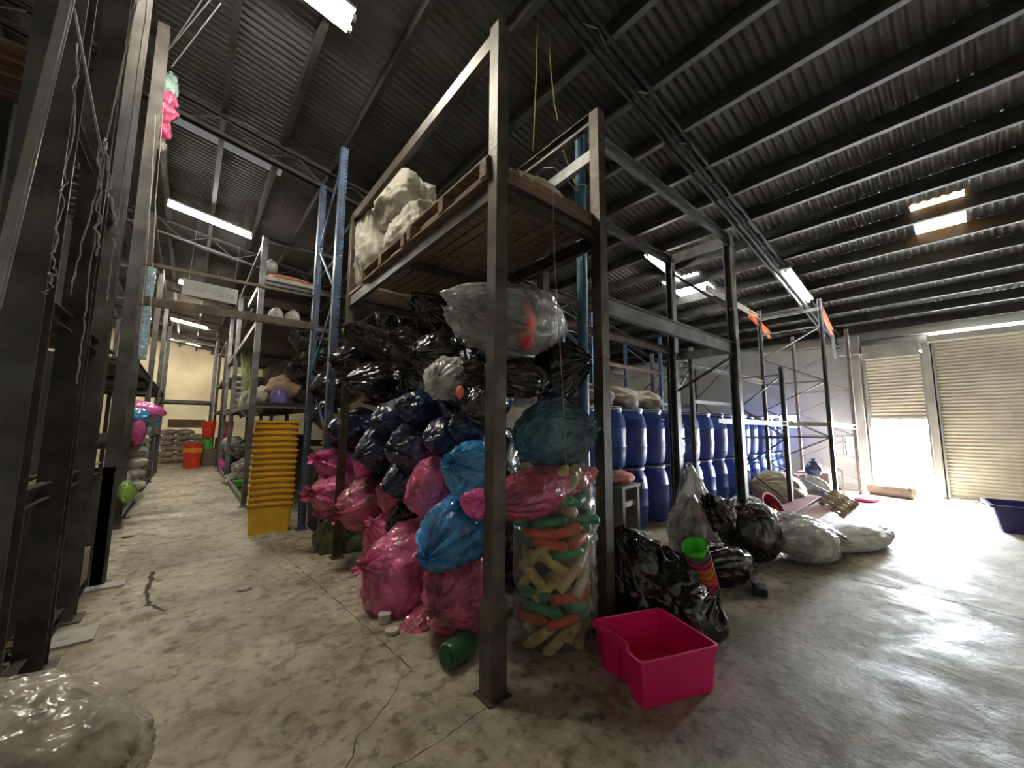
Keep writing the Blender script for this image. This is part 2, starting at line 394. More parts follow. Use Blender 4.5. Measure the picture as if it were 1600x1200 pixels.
lamp('white tube lamp just above the hanging sign board', -.46, .56, 13.6, TUBEC, 2, .85)
lamp('warm tube lamp beyond the sign board, upper of the two far ones', -.9, .35, 20.6, TUBEW, 2, .5)
lamp('farthest warm tube lamp, close to the cream end wall', -1.1, .2, 25.6, TUBEW, 2, .5)
lamp('tube lamp over the aisle mouth behind the viewer', -.9, .1, -1.9, TUBED, 1, .35)
lamp('greenish white tube lamp above the tall racks near the shutters', 8.25, 9.75, 2.02, TUBEG, 1, .42)
lamp('white tube lamp half hidden by a rack post over the blue drums', 6.5, 7.7, 3.75, TUBEC, 1, .32)
# ------------------------------------------------------------------ RACKS
def post(parent, x, y, z0, z1, wd=.085, m=STEEL, side=1, along='x', foot=True, lip=True):
    """C shaped upright; web faces -along*side"""
    b = MB()
    if along == 'x': b.channel((x, y, z0), (x, y, z1), wd, wd, .012, side)
    else: b.channel((x, y, z0), (x, y, z1), wd, wd, .012, side, upv=(1, 0, .0001))
    o = b.build('post', m, parent, origin=(x, y, z0))
    if foot and z0 < .05:
        f = MB(); f.box(-wd*.85, wd*.85, -wd*.85, wd*.85, 0, .012); f.build('foot_plate', m, o)
    return o
def beam(parent, p, q, ht=.1, wd=.05, m=STEEL, side=1, name='beam'):
    b = MB(); b.channel(p, q, wd, ht, .007, side); return b.build(name, m, parent)
def brace(parent, p, q, wd=.035, m=STEEL, th=.02):
    b = MB(); b.bar(p, q, th, wd); return b.build('brace', m, parent)

# R1: open bay with the bags
Z1 = 4.22; X0, X1, Y0, Y1 = 1.435, 2.49, 1.87, 4.85
R1 = thing('storage_rack', 'dark steel rack bay holding the heap of coloured bags, nearest to the viewer', 'rack', (X0, Y0, 0))
def L_(o):      # parts were built in world space: shift to the parent
    return o
def rackparts(t, fn):
    n0 = set(COL.objects); fn()
    for o in COL.objects:
        if o not in n0 and o.parent is t: o.location = Vector(o.location) - Vector(t.location)
def r1():
    p = post(R1, X0, Y0, 0, Z1, .092, STEEL, -1); post(R1, X1, Y0, 0, Z1-.03, .092, STEEL, -1)
    post(R1, X0, Y1, 0, Z1-.05, .08, STEEL, 1); post(R1, X1, Y1, 0, Z1-.05, .08, STEEL, 1)
    s_ = MB(); s_.box(X0-.056, X0+.056, Y0-.056, Y0+.056, .0, .52); s_.build('post_sleeve', STEEL, R1)
    for X in (X0, X1):
        beam(R1, (X, Y0, Z1-.06), (X, Y1, Z1-.08), .11, .05, STEEL, 1 if X == X0 else -1)
        beam(R1, (X, Y0, 3.045), (X, Y1, 3.02), .11, .05, STEEL, 1 if X == X0 else -1)
    beam(R1, (X0, Y0, 3.06), (X1, Y0, 3.06), .10, .05, STEEL); beam(R1, (X0, Y1, 3.03), (X1, Y1, 3.03), .10, .05, STEEL)
    beam(R1, (X0, 3.3, 3.03), (X1, 3.3, 3.03), .08, .05, STEEL)
    beam(R1, (X1, Y0+.05, .06), (X1, Y1, .06), .09, .05, STEEL)
    g = MB(); g.box(X0-.03, X0+.09, Y0-.01, Y1, 4.215, 4.222)
rackparts(R1, r1)

# R2: bay towards the shutters
R2 = thing('storage_rack', 'tall empty grey rack bay joining the bag rack, top corner before the roof', 'rack', (2.6, 1.87, 0))
def r2():
    post(R2, 2.64, 2.68, 0, 4.0, .085, BROWNST, -1)
    post(R2, 5.20, 1.87, 0, 4.03, .10, STEELG, 1, 'x'); post(R2, 5.20, 2.66, 0, 3.98, .10, STEELG, 1)
    beam(R2, (2.54, 1.87, 3.95), (5.2, 1.87, 3.95), .11, .05, STEELG); beam(R2, (2.64, 2.68, 3.93), (5.2, 2.66, 3.93), .11, .05, STEELG)
    beam(R2, (5.2, 1.87, 3.93), (5.2, 2.66, 3.93), .13, .05, STEELG); beam(R2, (2.6, 1.87, 3.93), (2.64, 2.68, 3.93), .11, .05, STEELG)
    beam(R2, (2.54, 1.87, 2.50), (5.2, 1.87, 2.50), .15, .05, STEELG)
    beam(R2, (2.64, 2.68, 2.86), (5.2, 2.66, 2.86), .10, .05, BROWNST); beam(R2, (2.64, 2.68, 2.58), (5.2, 2.66, 2.58), .09, .05, BROWNST)
    beam(R2, (5.2, 1.87, 2.5), (5.2, 2.66, 2.5), .1, .05, STEELG)
    brace(R2, (5.2, 1.87, 3.0), (5.2, 2.66, 3.75)); brace(R2, (5.2, 2.66, 2.0), (5.2, 1.9, 2.4))
rackparts(R2, r2)
def frame(t, x, ya, yb, h, m, wd=.06, k=True):
    post(t, x, ya, 0, h, wd, m, 1); post(t, x, yb, 0, h, wd, m, 1)
    z = .25; s = 0
    while z < h-.1:
        brace(t, (x, ya, z), (x, yb, z), .03, m)
        if z + 1.1 < h:
            mid = (x, yb, z+.55); brace(t, (x, ya, z), mid, .025, m); brace(t, mid, (x, ya, z+1.1), .025, m)
        z += 1.1
R3 = thing('storage_rack', 'pale beamed pallet rack with slender uprights beside the pile on the floor', 'rack', (7.96, 2.15, 0))
def r3():
    frame(R3, 7.96, 2.12, 2.82, 2.6, STEELG, .07)
    frame(R3, 5.9, 2.75, 3.1, 2.6, STEELG, .06)
    beam(R3, (5.25, 2.10, 1.60), (7.96, 2.10, 1.60), .07, .05, WHITEST); beam(R3, (5.9, 2.85, 2.5), (7.96, 2.85, 2.5), .08, .05, STEELG)
    beam(R3, (7.96, 2.82, 2.5), (9.5, 2.87, 2.5), .08, .05, WHITEST)
    post(R3, 6.9, 2.5, 0, 3.7, .06, STEELG)
rackparts(R3, r3)
R4 = thing('storage_rack', 'tallest slim braced rack frames standing before the grey end wall', 'rack', (9.5, 1.8, 0))
def r4():
    frame(R4, 9.5, 1.80, 2.87, 4.1, STEELG, .07); frame(R4, 12.2, 1.85, 2.95, 3.95, WHITEST, .07)
    beam(R4, (8.0, 2.12, 1.60), (9.5, 1.80, 1.60), .08, .05, WHITEST); beam(R4, (9.5, 1.80, 1.60), (12.2, 1.85, 1.56), .10, .05, WHITEST)
    beam(R4, (9.5, 2.87, 1.60), (12.2, 2.95, 1.60), .08, .05, WHITEST); beam(R4, (6.9, 2.87, 4.0), (9.5, 2.87, 3.95), .08, .05, WHITEST)
    beam(R4, (9.5, 1.8, 3.9), (9.5, 2.87, 3.9), .06, .04, STEELG)
rackparts(R4, r4)
ob = MB(); ob.channel((9.55, 1.80, 3.93), (10.75, 1.86, 3.62), .05, .13, .007, 1); tag(ob.build('steel_beam', ORANGE), 'orange steel beam slanting down beside the shutter end of the racks', 'beam')
ob = MB(); ob.channel((8.9, 2.87, 3.93), (10.3, 2.9, 3.66), .05, .13, .007, 1); tag(ob.build('steel_beam', ORANGE), 'orange steel beam farther left, behind the tall braced frame', 'beam')
ob = MB(); ob.tube([(10.75, 1.86, 3.6), (10.78, 1.86, 3.05)], .03, 10); tag(ob.build('hanging_tube', mat('pale_plastic_tube', (.7, .75, .7), .4)), 'short pale tube hanging from the orange beam end', 'tube')

# blue/brown racks standing behind, over the drums
def bayrack(label, x0, x1, ya, yb, h, levels, m, name='storage_rack', perf=False, bm_=None):
    t = thing(name, label, 'rack', (x0, ya, 0))
    def f():
        for x in (x0, x1):
            for y in (ya, yb):
                o = post(t, x, y, 0, h, .09 if perf else .075, PERF if perf else m, 1, 'y' if perf else 'x')
            n = max(2, int(h/1.0))
            for i in range(n):
                z = .3 + i*(h-.4)/n; z2 = .3 + (i+1)*(h-.4)/n
                a, b = ((ya, yb) if i % 2 else (yb, ya))
                brace(t, (x, a, z), (x, b, z2), .03, m)
        for z in levels:
            beam(t, (x0, ya, z), (x1, ya, z), .1, .05, bm_ or m); beam(t, (x0, yb, z), (x1, yb, z), .1, .05, bm_ or m)
    rackparts(t, f); return t
bayrack('blue upright rack behind the drum rows, nearest the bag bay', 4.15, 6.85, 5.4, 6.5, 4.2, (2.0, 2.9, 3.6), BLUEST, bm_=STEELG)
bayrack('blue upright rack behind the drum rows, nearest the shutters', 7.1, 9.8, 5.4, 6.5, 4.0, (2.1, 3.0), BLUEST, bm_=BROWNST)
bayrack('grey rack far behind the blue drums by the side wall', 9.9, 12.5, 4.6, 5.7, 3.6, (2.2, 3.1), STEELG)
bayrack('brown rack deep behind the bag bay', 4.0, 6.6, 8.2, 9.3, 4.2, (1.2, 2.3, 3.3), BROWNST)
RP = bayrack('perforated blue uprights and rack between the yellow crates and the bags', 1.40, 4.05, 5.38, 6.48, 5.38, (1.25, 2.9), BLUEST, perf=True, bm_=STEEL)

# aisle right racks beyond the yellow crates
def shelfrack(label, x0, x1, ys, h, shelves, m, beams_top=True, wd=.1, z_board=.03, topx=None):
    t = thing('shelf_rack', label, 'rack', (x0, ys[0], 0))
    def f():
        for y in ys:
            for x in (x0, x1): post(t, x, y, 0, h, wd, m, -1)
            if beams_top: beam(t, (x0, y, h-.05), (x1, y, h-.05), .08, .05, m)
        for z in shelves:
            ye = ys[-1]
            if isinstance(z, tuple): z, ye = z
            s = MB(); n = int((ye-ys[0])/.14)
            for i in range(n):
                y = ys[0] + (ye-ys[0])*(i+.5)/n; s.box(x0+.03, x1-.03, y-.055, y+.055, z, z+.022)
            s.build('shelf', DWOOD, t)
            for x in (x0, x1): beam(t, (x, ys[0], z-.05), (x, ye, z-.05), .1, .05, m)
            for y in [q for q in ys if q <= ye] + ([ye] if ye != ys[-1] else []): beam(t, (x0, y, z-.05), (x1, y, z-.05), .09, .05, m)
        for x in (x0, x1): beam(t, (x, ys[0], h-.05), (x, ys[-1], h-.05), .08, .05, m)
    rackparts(t, f); return t
RA = shelfrack('dark two level rack along the right of the aisle beyond the yellow crates', .93, 2.3, (8.9, 13.4, 16.2), 5.3, (.12, 1.95, 3.62, (4.42, 11.0)), STEELG)
RB = shelfrack('far rack across the end of the aisle with bare posts', -.95, .75, (20.4, 22.0), 5.2, (2.5,), STEELG, True, .08)
RE = shelfrack('distant rack on the right near the aisle end', .95, 2.2, (18.0, 22.5), 4.8, (.12, 2.1, 3.3), STEEL)
# left row
RL = thing('shelf_rack', 'near left rack of broad dark posts running out of the frame', 'rack', (-.6, 3.0, 0))
def rl():
    for y, wd in ((2.75, .16), (3.80, .13), (4.62, .13), (5.42, .10)):
        post(RL, -.62 if y < 5 else -.53, y, 0, 5.9, wd, LEFTST, -1); post(RL, -1.75, y, 0, 5.9, .12, LEFTST, 1)
    for z in (.12, 1.15, 2.2, 3.3):
        s = MB()
        for i in range(19): s.box(-1.75, -.72, 2.8+i*.14, 2.91+i*.14, z, z+.02)
        s.build('shelf', WOOD, RL); beam(RL, (-.66, 2.75, z-.05), (-.62, 5.4, z-.05), .1, .05, LEFTST); beam(RL, (-1.75, 2.75, z-.05), (-1.75, 5.4, z-.05), .1, .05, LEFTST)
    beam(RL, (-.6, 5.42, 5.8), (-1.75, 5.42, 5.8), .1, .05, LEFTST); beam(RL, (-.6, 2.75, 5.8), (-.6, 5.42, 5.8), .1, .05, LEFTST)
    s = MB(); s.box(-.93, -.50, 5.37, 5.39, 0, 1.1)
    s.build('end_panel', LEFTST, RL)
rackparts(RL, rl)
bayl = shelfrack('left aisle rack with the pink and blue bags poking out', -1.9, -.68, (8.2, 11.2, 14.2, 17.0), 4.9, (.12, 1.25, 2.5), LEFTST, True, .09)
# cross beams over the aisle
for z, y, lab in ((3.02, 6.42, 'heavy dark beam crossing the aisle overhead, lower of the two'), (3.50, 6.46, 'thin dark rail crossing the aisle overhead, upper of the two')):
    b = MB(); b.channel((-.62, y, z), (1.36, y, z+.01), .05, .11 if z < 3.2 else .04, .007, -1); tag(b.build('cross_beam', STEEL), lab, 'beam')

# braces and tatters at the near left
b = MB(); b.bar(at(114, -8, Y=2.45), at(-6, 480, Y=2.3), .04, .01, (1, 0, 0)); b.bar(at(108, -8, Y=2.45), at(-12, 480, Y=2.3), .01, .04, (1, 0, 0)); tag(b.build('steel_angle', mat('bare_steel_angle', (.42, .40, .36), .5, .2, (.3, .28, .25), 6)), 'long pale steel angle slanting down across the near left rack', 'steel angle')
b = MB(); b.bar(at(116, 15, Y=2.5), at(160, 245, Y=2.5), .008, .045, (0, 1, 0)); tag(b.build('steel_angle', mat('bare_steel_angle', (.42, .40, .36), .5, .2, (.3, .28, .25), 6)), 'short steel angle from the top left down to the tied strings', 'steel angle')
def string(label, pts, r, m, seed, jit=.012, sub=8):
    r_ = random.Random(seed); P = []
    for a, c in zip(pts[:-1], pts[1:]):
        for i in range(sub): P.append(a.lerp(c, i/sub) + Vector([r_.uniform(-jit, jit) for _ in range(3)]))
    P.append(pts[-1]); t = MB(); t.tube(P, [r*.55*r_.uniform(.6, 1.4) for _ in P], 6)
    return tag(t.build('string', m, smooth=True), label, 'string')
A = lambda *l: [at(x, y, Y=2.55) for x, y in l]
string('ragged string hanging with a pinkish end left of the slanted strings', A((124,70),(108,250),(96,320),(85,400),(82,432)), .006, ROPEW, 1)
string('frayed scrap of string tied under the pinkish string end', A((82,425),(72,460)), .008, ROPEW, 2)
string('taut pale cord running from the top to the knot on the slanted angle', A((214,0),(192,100),(167,215)), .006, ROPEW, 3, .001)
string('bright cord sloping left below the knot', A((165,215),(150,300),(128,380),(110,460)), .006, ROPEW, 4, .004)
string('long bright cord falling almost straight from the knot to the dark', A((166,222),(158,300),(140,430),(130,520),(120,600)), .005, ROPEW, 5, .003)
string('tangled cord hanging right of the knot with frayed tip', A((163,215),(170,300),(182,355),(180,390)), .009, ROPEW, 6, .012)
string('thin loose cord among the tangle, middle one', A((160,225),(156,330),(150,400)), .008, ROPEW, 7, .014)
string('taut cord before the wide column running to the third post', A((230,0),(214,120),(197,235),(186,330),(172,430),(166,470)), .004, ROPEW, 8, .002)
B_ = lambda *l: [at(x, y, Y=5.3) for x, y in l]
string('tight cord down the last near post, left strand', B_((243,180),(236,300),(228,420),(216,540)), .006, ROPEW, 9, .003)
string('tight cord down the last near post, right strand', B_((256,160),(244,300),(238,420),(232,540)), .007, ROPEW, 10, .003)
for k, (p, q, lab) in enumerate((((265,75),(322,-10),'upper wire stay from the left post top to the roof'), ((263,78),(335,-8),'middle wire stay from the left post top to the roof'), ((268,105),(345,5),'lower wire stay from the left post top to the roof'))):
    t = MB(); t.tube([at(*p, Y=5.3), at(*q, Y=4.6)], .006, 6); tag(t.build('wire', GALV), lab, 'wire')

# ------------------------------------------------------------------ BAGS
def bag_geo(rx, ry, rz, seed, R, pleat=.10, lump=.12, nu=88, nv=52, clampz=None, neck=.5, wr_=.02, elong=0):
    """lumpy tied sack; knot at local +Z, R rotates into the world"""
    sv = Vector((seed*3.17, seed*1.31, seed*7.7)); vs_ = []
    for i in range(nv+1):
        t = pi*i/nv; st, ct = sin(t), cos(t)
        gather = exp(-(t/.75)**2)
        for k in range(nu):
            ph = 2*pi*k/nu; d = Vector((st*cos(ph), st*sin(ph), ct))
            s = 1 + lump*noise.noise(d*1.25+sv) + lump*.6*noise.noise(d*2.7+sv*2)
            ridge = 1-abs(noise.noise(d*3.6+sv*3))*2
            s += .045*max(0, ridge)**3*1.2
            e = Vector((cos(ph)*4.5, sin(ph)*4.5, t*.6))
            pl = noise.noise(e+sv) + .6*noise.noise(e*2.1+sv)
            s += pleat*pl*(exp(-(t/1.2)**2)*1.0+.12)*min(1, st*4)
            s += wr_*noise.noise(d*9+sv)
            taper = 1 - neck*gather*.6
            x, y, z = d.x*s*rx*taper, d.y*s*ry*taper, d.z*s*rz*(1+.10*gather)
            v = R @ Vector((x, y, z))
            if clampz is not None and v.z < clampz: v.z = clampz + (v.z-clampz)*.03
            vs_.append(v)
    fs_ = [(i*nu+k, (i+1)*nu+k, (i+1)*nu+(k+1) % nu, i*nu+(k+1) % nu) for i in range(nv) for k in range(nu)]
    return vs_, fs_
def tail_geo(rz, size, seed, R):
    sv = Vector((seed*1.9, 2.2, seed)); vs_ = []; nu = 56; prof = [(0, .22), (.12, .16), (.3, .26), (.6, .48), (1.0, .72)]
    n2 = []
    for (h, r) in prof:
        for k in range(nu):
            ph = 2*pi*k/nu; ruf = 1 + .35*noise.noise(Vector((cos(ph)*3, sin(ph)*3, 1))+sv)*h + .12*sin(ph*9+seed)*h
            zz = rz*1.06 + size*h*(.75+.5*noise.noise(Vector((cos(ph)*2, sin(ph)*2, 4))+sv)) + .05*size*sin(ph*7)*h
            n2.append(R @ Vector((cos(ph)*r*size*ruf, sin(ph)*r*size*ruf, zz)))
    fs_ = [(i*nu+k, i*nu+(k+1) % nu, (i+1)*nu+(k+1) % nu, (i+1)*nu+k) for i in range(len(prof)-1) for k in range(nu)]
    return n2, fs_
def knotrot(kdir):
    return Vector((0, 0, 1)).rotation_difference(Vector(kdir).normalized()).to_matrix()
BAGN = [0]
def bag(label, c, r, m, kdir=(-1, -.3, .2), cat='bag', lump=.10, pleat=.07, name='plastic_bag', tail=.22, floor=False, contents=None, group=None, res=1.0, neck=.5, spin=0, wr_=.02):
    BAGN[0] += 1; sd = BAGN[0]; c = Vector(c)
    rx, ry, rz = r if isinstance(r, (tuple, list)) else (r, r, r)
    R = knotrot(kdir) @ Matrix.Rotation(spin, 3, 'Z'); cl = (-c.z+.004) if floor else None
    vs_, fs_ = bag_geo(rx, ry, rz, sd, R, pleat, lump, int(88*res), int(52*res), cl, neck, wr_)
    b = MB(); b.add(vs_, fs_); o = b.build(name, m, smooth=True, loc=c)
    tag(o, label, cat, group)
    if tail:
        tv, tf = tail_geo(rz, tail*min(rx, ry), sd, R); b = MB(); b.add(tv, tf); b.build('knot_tail', m, o, smooth=True)
    if contents:
        vs_, fs_ = bag_geo(rx*.9, ry*.9, rz*.88, sd+50, R, .02, lump*1.6, 60, 36, (cl+.02) if cl is not None else None, .4, .05)
        b = MB(); b.add(vs_, fs_); b.build('contents', contents, o, smooth=True)
    return o
PINK = bagmat('pink_film', (.93, .17, .42), (.55, .09, .19))
PINKD = bagmat('dusky_pink_film', (.70, .11, .25), (.34, .07, .09))
PINKL = bagmat('bright_pink_film', (.97, .13, .55), (.80, .12, .36))
BLUE = bagmat('blue_film', (.05, .34, .74), (.03, .16, .38))
BLUEL = bagmat('light_blue_film', (.06, .42, .80), (.03, .24, .50))
NAVY = bagmat('navy_film', (.02, .04, .13), (.01, .013, .04), .28)
TEAL = bagmat('teal_clear_film', (.14, .34, .42), (.05, .15, .20), .2, contrast=(.3, .7))
BLACK = bagmat('black_film', (.012, .011, .010), (.02, .017, .013), .22, .7, dist=.016)
BROWNB = bagmat('smoky_brown_film', (.085, .07, .05), (.035, .028, .02), .25)
GREEN = bagmat('olive_green_film', (.16, .20, .045), (.05, .07, .02), .28)
GREENL = bagmat('lime_film', (.30, .55, .08), (.12, .25, .05), .28)
CLEAR = film('clear_film', (.86, .86, .84), .24)
CLEARH = film('hazy_film', (.80, .78, .72), .55)
CLEARD = film('dim_clear_film', (.6, .6, .56), .30)
CONTG = mat('grey_cloth_contents', (.25, .24, .23), .8, 0, (.10, .085, .07), 5, .5, 20, contrast=(.42, .58))
CONTM = mat('mixed_rag_contents', (.30, .22, .16), .8, 0, (.10, .10, .09), 7, .5, 20, contrast=(.42, .58))
CONTW = mat('white_cloth_contents', (.62, .62, .60), .8, 0, (.36, .34, .31), 6, .5, 20)
CONTR = mat('red_cloth', (.70, .07, .06), .7, 0, (.45, .04, .04), 6)

def pb(label, px, py, rpx, X=None, Y=None, m=None, ln=1.3, k=(-1, -.35, .1), **kw):
    """bag whose near face reads at pixel (px, py); rpx apparent radius (w, h)"""
    c = at(px, py, X=X) if X is not None else at(px, py, Y=Y)
    a = msz(rpx[0], c); h = msz(rpx[1], c)
    # elongated inwards along +X
    return bag(label, c, (h, min(a, h)*1.0 if ln else a, a*(ln or 1)), m, k, **kw)

# aisle face, bottom to top.  Knot points out of the rack; local z of the bag is its long axis
pb('largest pink bag low in the heap, left of the lower blue bag', 636, 893, (58, 78), X=1.58, m=PINK, ln=1.15, k=(-1, -.1, .35), tail=.3)
pb('dusky pink bag at the bottom beside the rack corner post', 722, 922, (62, 62), X=1.66, m=PINKD, ln=1.1, k=(-1, -.5, 0))
pb('flattened dark pink bag underneath, lowest of the pink bags', 690, 965, (70, 34), X=1.70, m=PINKD, ln=1.1, k=(-1, -.2, -.1), tail=.2)
pb('lower blue knotted bag resting on the biggest pink bag', 712, 832, (50, 55), X=1.60, m=BLUE, ln=1.15, k=(-1, -.25, -.35), tail=.3, pleat=.2)
pb('upright pink bag left of the upper blue bag', 678, 760, (38, 48), X=1.62, m=PINK, ln=1.2, k=(-1, -.2, -.3), tail=.2)
pb('upper blue bag tied at the left beside the corner post', 742, 735, (42, 46), X=1.62, m=BLUEL, ln=1.2, k=(-1, -.2, .3), tail=.35, pleat=.2)
pb('little light blue bag end peeking out by the post above the blue bags', 768, 690, (13, 17), X=1.50, m=BLUEL, ln=1.2, k=(-1, -.4, -.4), tail=.3, res=.6)
pb('small pink bag with pleated top above the big pink bag on the left', 604, 842, (32, 36), X=1.62, m=PINK, ln=1.1, k=(-.8, -.2, .8), tail=.35, pleat=.2)
pb('pink bag with an open round mouth at the aisle end of the heap', 533, 768, (36, 38), X=1.58, m=PINK, ln=1.3, k=(-1, -.5, .1), tail=.45)
pb('pink bag with a pale folded flap right of the open mouthed one', 578, 786, (44, 42), X=1.66, m=PINKD, ln=1.1, k=(-1, -.3, -.1), tail=.45)
pb('small dusky pink bag tucked before the black gap', 622, 770, (28, 36), X=1.72, m=PINKD, ln=1.1, k=(-1, -.3, .3), tail=.3, res=.7)
pb('bright pink twisted bag sticking out farthest on the left', 528, 726, (27, 25), X=1.52, m=PINKL, ln=1.3, k=(-1, -.4, .3), tail=.5, pleat=.25)
pb('magenta bag between the twisted pink one and the navy bags', 574, 722, (17, 28), X=1.64, m=PINKL, ln=1.1, k=(-1, -.3, .3), tail=.2, res=.7)
pb('flat pink bag lobe under the open mouthed pink bag', 520, 796, (26, 16), X=1.52, m=PINKL, ln=1.1, k=(-1, -.5, 0), tail=.3, res=.7)
pb('olive green bag on the floor at the aisle end of the heap', 548, 852, (44, 50), X=1.72, m=GREEN, ln=1.1, k=(-.6, -.3, 1), tail=.3, pleat=.2, lump=.25)
pb('pale lime bag scrap above the olive green bag', 524, 822, (17, 13), X=1.55, m=GREENL, ln=1.2, k=(-1, 0, .3), tail=.3, res=.6)
pb('dark olive bag on the floor between green and pink bags', 606, 915, (40, 45), X=1.80, m=GREEN, ln=1.1, k=(-.6, -.3, 1), tail=.2, lump=.2)
NV = [(560,668,36,30,'farthest left of the navy row above the pink bags'), (618,652,34,28,'tied at the top centre of the navy row'), (660,640,38,26,'below the dark smoky bags, highest of the navy bags'), (603,700,40,36,'directly right of the magenta bag'),
      (655,700,44,42,'in the middle of the navy bags'), (700,682,38,30,'left of the upper blue bag top'), (640,745,36,34,'low behind the upright pink bag'), (735,668,34,26,'close to the corner post over the upper blue bag')]
for (x, y, a, h, l) in NV: pb('navy blue bag '+l, x, y, (a, h), X=1.70, m=NAVY, ln=1.15, k=(-1, -.3, rnd.uniform(-.3, .3)), tail=.2, pleat=.08)
BK = [(535,600,38,32,'black bag at the aisle edge below the shiny ridge'), (600,600,50,34,'wide black bag filling the heap under the smoky folds'), (520,648,24,26,'small black bag with glinting crinkles at the left rim'), (575,560,46,34,'black bag under the shiny draped film on the left'),
      (690,560,44,40,'black bag behind the white tied bag'), (545,690,24,22,'black bag behind the twisted pink bag'), (640,810,30,34,'black bag in the gap between pink bags'), (752,640,30,40,'black bag next to the corner post at mid height')]
for (x, y, a, h, l) in BK: pb(l, x, y, (a, h), X=1.75, m=BLACK, ln=1.15, k=(-1, -.3, rnd.uniform(-.4, .4)), tail=.2, pleat=.08, lump=.12)
pb('smoky brown shiny bag with pale highlights, highest on the left of the heap', 600, 540, (52, 26), X=1.80, m=BROWNB, ln=1.2, k=(-1, -.3, .2), pleat=.2)
pb('smoky brown bag right of the highest shiny one', 655, 545, (46, 30), X=1.80, m=BROWNB, ln=1.2, k=(-1, -.4, .1), pleat=.2)
pb('dark bag behind the large clear knotted bag', 690, 500, (46, 32), X=1.95, m=BLACK, ln=1.2, k=(-1, -.3, .3), pleat=.2)
pb('brown bag beneath the clear knotted bag left of the post', 735, 600, (50, 38), X=1.80, m=BROWNB, ln=1.2, k=(-1, -.3, 0), pleat=.15)
pb('clear white tied bag with red things inside in front of the brown bags', 700, 592, (38, 34), X=1.58, m=CLEARH, ln=1.0, k=(-1, -.5, -.5), tail=.4, contents=CONTM, pleat=.2)
# front face (right of the corner post)
c = at(800, 500, Y=2.30)
bag('large clear knotted bag of grey and red cloth, topmost of the heap', c, (.28, .36, .53), CLEAR, (-1, -.15, -.05), contents=CONTG, pleat=.25, tail=.22, lump=.1)
r_ = MB(); 
vs_, fs_ = bag_geo(.07, .06, .2, 77, Matrix.Identity(3), .05, .2, 30, 20); r_.add(vs_, fs_)
tag(r_.build('red_cloth', CONTR, smooth=True, loc=at(822, 505, Y=2.03)), 'red cloth showing through the topmost clear bag right of the post', 'cloth')
for k, (x, y, rr) in enumerate(((719, 613, .032), (672, 596, .026))):
    q = at(x, y, X=1.45); r_ = MB(); vs_, fs_ = bag_geo(rr, rr*.7, rr*1.4, 80+k, Matrix.Identity(3), .05, .15, 24, 16); r_.add(vs_, fs_)
    tag(r_.build('red_packet', mat('coral_red_packet', (.9, .16, .12), .5), smooth=True, loc=q), ('coral red packet in the white tied bag, right of two', 'coral red packet in the white tied bag, left of two')[k], 'packet')
bag('black shiny bag under the right part of the clear knotted bag', at(870, 578, Y=2.25), (.15, .26, .25), BLACK, (.3, -1, .2), pleat=.25, tail=.1)
bag('smoky brown bag above the teal bag behind the corner post', at(810, 592, Y=2.35), (.15, .24, .3), BROWNB, (-1, -.2, 0), pleat=.2, tail=.2)
bag('large teal see-through bag under the dark bags, right of the post', at(862, 680, Y=2.12), (.25, .28, .33), TEAL, (.1, -.9, .15), pleat=.2, tail=0, lump=.1)
bag('long pink bag wrapped across the corner between post and rolls bag', at(845, 766, Y=2.02), (.165, .18, .46), PINKD, (-1, -.05, -.1), pleat=.14, tail=0, lump=.08, neck=.2)
bag('bright pink bag end pushed out left of the corner post', at(750, 786, X=1.42), (.09, .10, .13), PINKL, (-1, -.2, .3), pleat=.2, tail=.25)
bag('pale pink folded bag corner above the rolls bag at the right post', at(912, 748, Y=1.90), (.09, .05, .10), bagmat('pale_pink_film', (.85, .25, .33), (.6, .14, .2)), (.6, -.5, .6), pleat=.2, tail=0)
# black bags added deeper in the bay as dark fill behind the gaps
for k, (x, y, z, rr, l) in enumerate(((2.1,2.9,.45,.4,'lowest, hidden deep in the bay behind the rolls bag'), (2.1,3.8,.45,.42,'deep at the bottom of the bay towards the uprights'), (2.1,2.95,1.2,.38,'deep behind the teal bag'), (2.1,3.8,1.25,.4,'deep in the middle of the bay'),
        (2.1,3.0,1.85,.34,'deep below the clear knotted bag'), (2.05,3.8,1.95,.36,'deep near the top of the heap'), (2.1,4.5,1.0,.36,'at the back of the bay by the perforated upright'), (2.05,4.4,1.95,.3,'highest at the back of the bay'))):
    bag('black filler bag '+l, (x, y, z), (rr, rr*.95, rr), BLACK, (-1, -.2, .2), res=.6, floor=(z < .6))

# clear bag with coloured rolls
cb = at(868, 893, Y=2.06); cb.z = .60
RG = thing('clear_bag', 'tall clear bag of green, red and yellow rolls standing right of the corner post', 'bag', (cb.x, cb.y, 0))
def rbag():
    n = 72; rings = []; H_ = 1.22; sv = Vector((4, 5, 6))
    for i in range(49):
        z = .012 + H_*i/48; u = i/48
        rr = .30*(1-.30*max(0, .14-u)/.14)*(1-.22*max(0, u-.8)/.2) + .012*sin(u*60)*.5
        ring = []
        for k in range(n):
            ph = 2*pi*k/n; d = Vector((cos(ph)*2, sin(ph)*2, u*5))
            q = rr*(1+.07*noise.noise(d+sv)+.05*noise.noise(d*Vector((1,1,5))*1.5+sv))
            ring.append((cos(ph)*q*1.08, sin(ph)*q*.92, z))
        rings.append(ring)
    b = MB(); b.loft(rings); return b
rbag().build('bag_film', film('rolls_bag_film', (.85, .84, .78), .05), RG, smooth=True)
